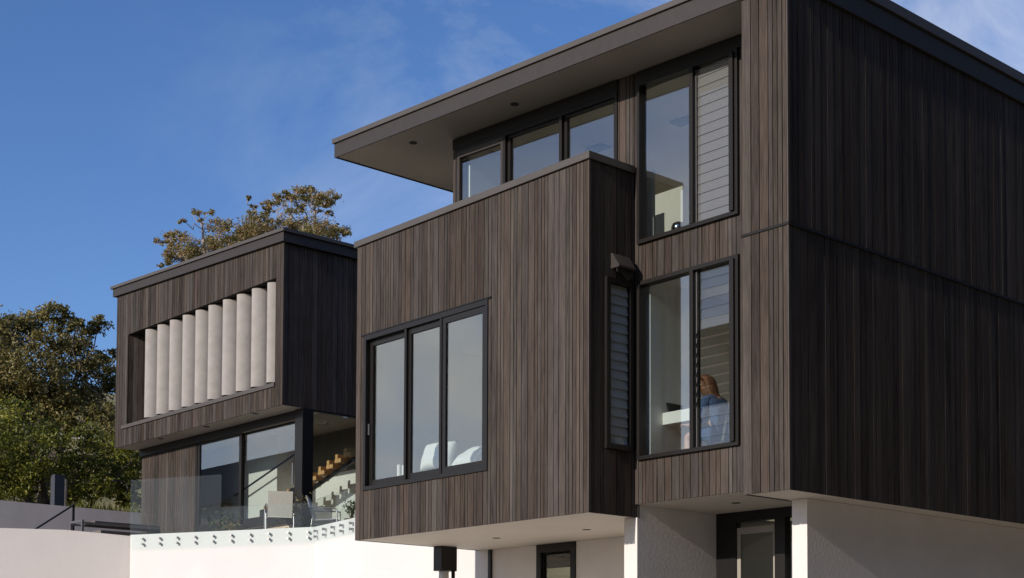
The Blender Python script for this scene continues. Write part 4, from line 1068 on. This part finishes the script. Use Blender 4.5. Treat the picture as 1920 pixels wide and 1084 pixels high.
mb = MB(); st_ = 4
xs = list(range(-220, -23, st_))+[-23.3]; ys = list(range(-48, 181, st_))
for i in range(len(xs)-1):
    for j in range(len(ys)-1):
        q = [(xs[i], ys[j]), (xs[i+1], ys[j]), (xs[i+1], ys[j+1]), (xs[i], ys[j+1])]
        mb.face([(a, b, hz_(a, b)) for a, b in q])
xs = [-23.3]+list(range(-20, 121, st_)); ys = list(range(12, 181, st_))
for i in range(len(xs)-1):
    for j in range(len(ys)-1):
        q = [(xs[i], ys[j]), (xs[i+1], ys[j]), (xs[i+1], ys[j+1]), (xs[i], ys[j+1])]
        mb.face([(a, b, hz_(a, b)) for a, b in q])
structure(mb.build('hillside', M['hill'], smooth=True))

sstep = lambda a, b, x: (lambda t: t*t*(3-2*t))(min(1, max(0, (x-a)/(b-a))))
rw_ = random.Random(77); mb = MB()  # leaf bank out of view, added to keep skylight off the right-hand walls
for k in range(9000):
    yy = rw_.uniform(-45, 46); zz = ZG+19*rw_.random()**0.8; xx = 9.5+6*sstep(-4, -9, yy)+rw_.random()**2*6+1.2*math.sin(yy*0.7)+0.8*math.sin(zz*0.9+yy*0.3)+max(0, zz-8)*0.12
    leaf(mb, Vector((xx, yy, zz)), 1.5, rw_, rw_.betavariate(2, 2), 0.75)
wo = mb.build('unseen_shade_trees', M['leaf_olive']); structure(wo, 'stuff'); wo['label'] = 'unseen bank of trees added to shade the right side of the house'

def street_house(x, y, w, d, zb, ze, zr, label):
    T = thing('house', (x, y, zb), label, 'house')
    mb = MB(); mb.box(x-w/2, x+w/2, y-d/2, y+d/2, zb, ze); mb.build('wall', M['plaster'], T)
    mb = MB(); mb.prism('x', [(y-d/2-0.5, ze+0.003), (y+d/2+0.5, ze+0.003), (y, zr)], x-w/2-0.5, x+w/2+0.5); mb.build('roof', M['tiles'], T)
    for k in range(3):
        xx = x-w/2+w*(k+0.5)/3
        mb = MB(); mb.box(xx-0.7, xx+0.7, y+d/2+0.003, y+d/2+0.06, ze-2.2, ze-0.8); mb.build('window', M['black'], T)
    return T
street_house(-50, -16, 14, 9, -3.8, 5.2, 8.2, 'pale neighbouring house with brown tiled roof across the street, reflected in the wing doors')

# ------------------------------------------------------------------ WORLD, SUN, CAMERA
wd = bpy.data.worlds.new('World'); S.world = wd; wd.use_nodes = True
nt = wd.node_tree; bg = nt.nodes['Background']; 
sky = N(nt, 'ShaderNodeTexSky'); sky.sky_type = 'NISHITA'; sky.sun_disc = False
sky.sun_elevation = SUN_EL; sky.sun_rotation = math.atan2(SUN.x, SUN.y)
sky.altitude = 0; sky.air_density = 1.0; sky.dust_density = 0.2; sky.ozone_density = 4.0
tc = N(nt, 'ShaderNodeTexCoord'); mp = N(nt, 'ShaderNodeMapping'); mp.inputs['Scale'].default_value = (2.6, 2.6, 4.2); mp.inputs['Rotation'].default_value = (0.15, 0.1, 0.6)
nt.links.new(tc.outputs['Generated'], mp.inputs['Vector'])
nz = N(nt, 'ShaderNodeTexNoise', Scale=1.6, Detail=9.0, Roughness=0.62, Distortion=0.6); nt.links.new(mp.outputs[0], nz.inputs['Vector'])
nz2 = N(nt, 'ShaderNodeTexNoise', Scale=1.1, Detail=2.0); nt.links.new(tc.outputs['Generated'], nz2.inputs['Vector'])
# clouds thin out with direction: more of them towards the sun side and towards +x
sep = N(nt, 'ShaderNodeSeparateXYZ'); nt.links.new(tc.outputs['Generated'], sep.inputs[0])
mr = N(nt, 'ShaderNodeMapRange'); nt.links.new(nz.outputs['Fac'], mr.inputs['Value'])
mr.inputs['From Min'].default_value = 0.48; mr.inputs['From Max'].default_value = 0.95
dirx = N(nt, 'ShaderNodeVectorMath', operation='DOT_PRODUCT'); nt.links.new(tc.outputs['Generated'], dirx.inputs[0]); dirx.inputs[1].default_value = (-0.45, -0.89, -0.25)
mra = N(nt, 'ShaderNodeMapRange'); nt.links.new(dirx.outputs['Value'], mra.inputs['Value']); mra.inputs['From Min'].default_value = 0.1; mra.inputs['From Max'].default_value = 0.8; mra.inputs['To Min'].default_value = 0.0; mra.inputs['To Max'].default_value = 1.0
diry = N(nt, 'ShaderNodeVectorMath', operation='DOT_PRODUCT'); nt.links.new(tc.outputs['Generated'], diry.inputs[0]); diry.inputs[1].default_value = (0.6, 0.8, 0.0)
mrb = N(nt, 'ShaderNodeMapRange'); nt.links.new(diry.outputs['Value'], mrb.inputs['Value']); mrb.inputs['From Min'].default_value = -0.19; mrb.inputs['From Max'].default_value = 0.33; mrb.inputs['To Min'].default_value = 0.0; mrb.inputs['To Max'].default_value = 1.0
mr2 = N(nt, 'ShaderNodeMath', operation='MAXIMUM'); nt.links.new(mra.outputs[0], mr2.inputs[0]); nt.links.new(mrb.outputs[0], mr2.inputs[1])
# cloud sheet: broken wisps, closing to a pale veil low on the sun side
low = N(nt, 'ShaderNodeMapRange', interpolation_type='SMOOTHSTEP'); nt.links.new(sep.outputs['Z'], low.inputs['Value']); low.inputs['From Min'].default_value = 0.20; low.inputs['From Max'].default_value = 0.46; low.inputs['To Min'].default_value = 1.0; low.inputs['To Max'].default_value = 0.22
puff = N(nt, 'ShaderNodeMapRange'); nt.links.new(nz.outputs['Fac'], puff.inputs['Value']); puff.inputs['From Min'].default_value = 0.3; puff.inputs['From Max'].default_value = 0.7; puff.inputs['To Min'].default_value = 0.22; puff.inputs['To Max'].default_value = 1.25
lp_ = N(nt, 'ShaderNodeMath', operation='MULTIPLY'); nt.links.new(low.outputs[0], lp_.inputs[0]); nt.links.new(puff.outputs[0], lp_.inputs[1])
veil = N(nt, 'ShaderNodeMath', operation='MULTIPLY', use_clamp=True); nt.links.new(mra.outputs[0], veil.inputs[0]); nt.links.new(lp_.outputs[0], veil.inputs[1])
mm = N(nt, 'ShaderNodeMath', operation='MULTIPLY'); nt.links.new(mr.outputs[0], mm.inputs[0]); nt.links.new(mr2.outputs[0], mm.inputs[1])
mx = N(nt, 'ShaderNodeMix', data_type='RGBA'); mmv = N(nt, 'ShaderNodeMath', operation='MAXIMUM'); nt.links.new(mm.outputs[0], mmv.inputs[0]); nt.links.new(veil.outputs[0], mmv.inputs[1]); nt.links.new(mmv.outputs[0], mx.inputs['Factor']); hsv = N(nt, 'ShaderNodeHueSaturation', Saturation=1.12, Value=1.15); nt.links.new(sky.outputs['Color'], hsv.inputs['Color']); tint = N(nt, 'ShaderNodeMix', data_type='RGBA', blend_type='MULTIPLY'); tint.inputs['Factor'].default_value = 1.0; tint.inputs['B'].default_value = (0.88, 0.80, 0.90, 1); nt.links.new(hsv.outputs['Color'], tint.inputs['A']); nt.links.new(tint.outputs['Result'], mx.inputs['A'])
mx.inputs['B'].default_value = (6.9, 6.95, 7.1, 1)
nt.links.new(mx.outputs['Result'], bg.inputs['Color']); bg.inputs['Strength'].default_value = 0.14

ld = bpy.data.lights.new('sun', 'SUN'); ld.energy = 4.0; ld.angle = R(0.5); ld.color = (1.0, 0.92, 0.82)
lo = bpy.data.objects.new('sun', ld); COL.objects.link(lo); lo.rotation_euler = SUN.to_track_quat('Z', 'Y').to_euler(); lo.location = SUN*60

cd = bpy.data.cameras.new('camera'); co = bpy.data.objects.new('camera', cd); COL.objects.link(co)
mat = Matrix(((RT[0], UP[0], -FW[0], CAM[0]), (RT[1], UP[1], -FW[1], CAM[1]), (RT[2], UP[2], -FW[2], CAM[2]), (0, 0, 0, 1)))
co.matrix_world = mat
cd.sensor_fit = 'HORIZONTAL'; cd.sensor_width = 36; cd.lens = FPX*36/1920
cd.shift_y = (CY-542)/1920; cd.clip_end = 2000; cd.clip_start = 0.1
S.camera = co
vs = S.view_settings; vs.view_transform = 'Standard'; vs.look = 'None'; vs.exposure = 0.0; vs.gamma = 1.0; vs.use_curve_mapping = False
S.cycles.max_bounces = 10; S.cycles.transparent_max_bounces = 24; S.cycles.diffuse_bounces = 5; S.cycles.glossy_bounces = 5
S.cycles.use_adaptive_sampling = True
S.cycles.sample_clamp_indirect = 6.0
S.cycles.caustics_reflective = False
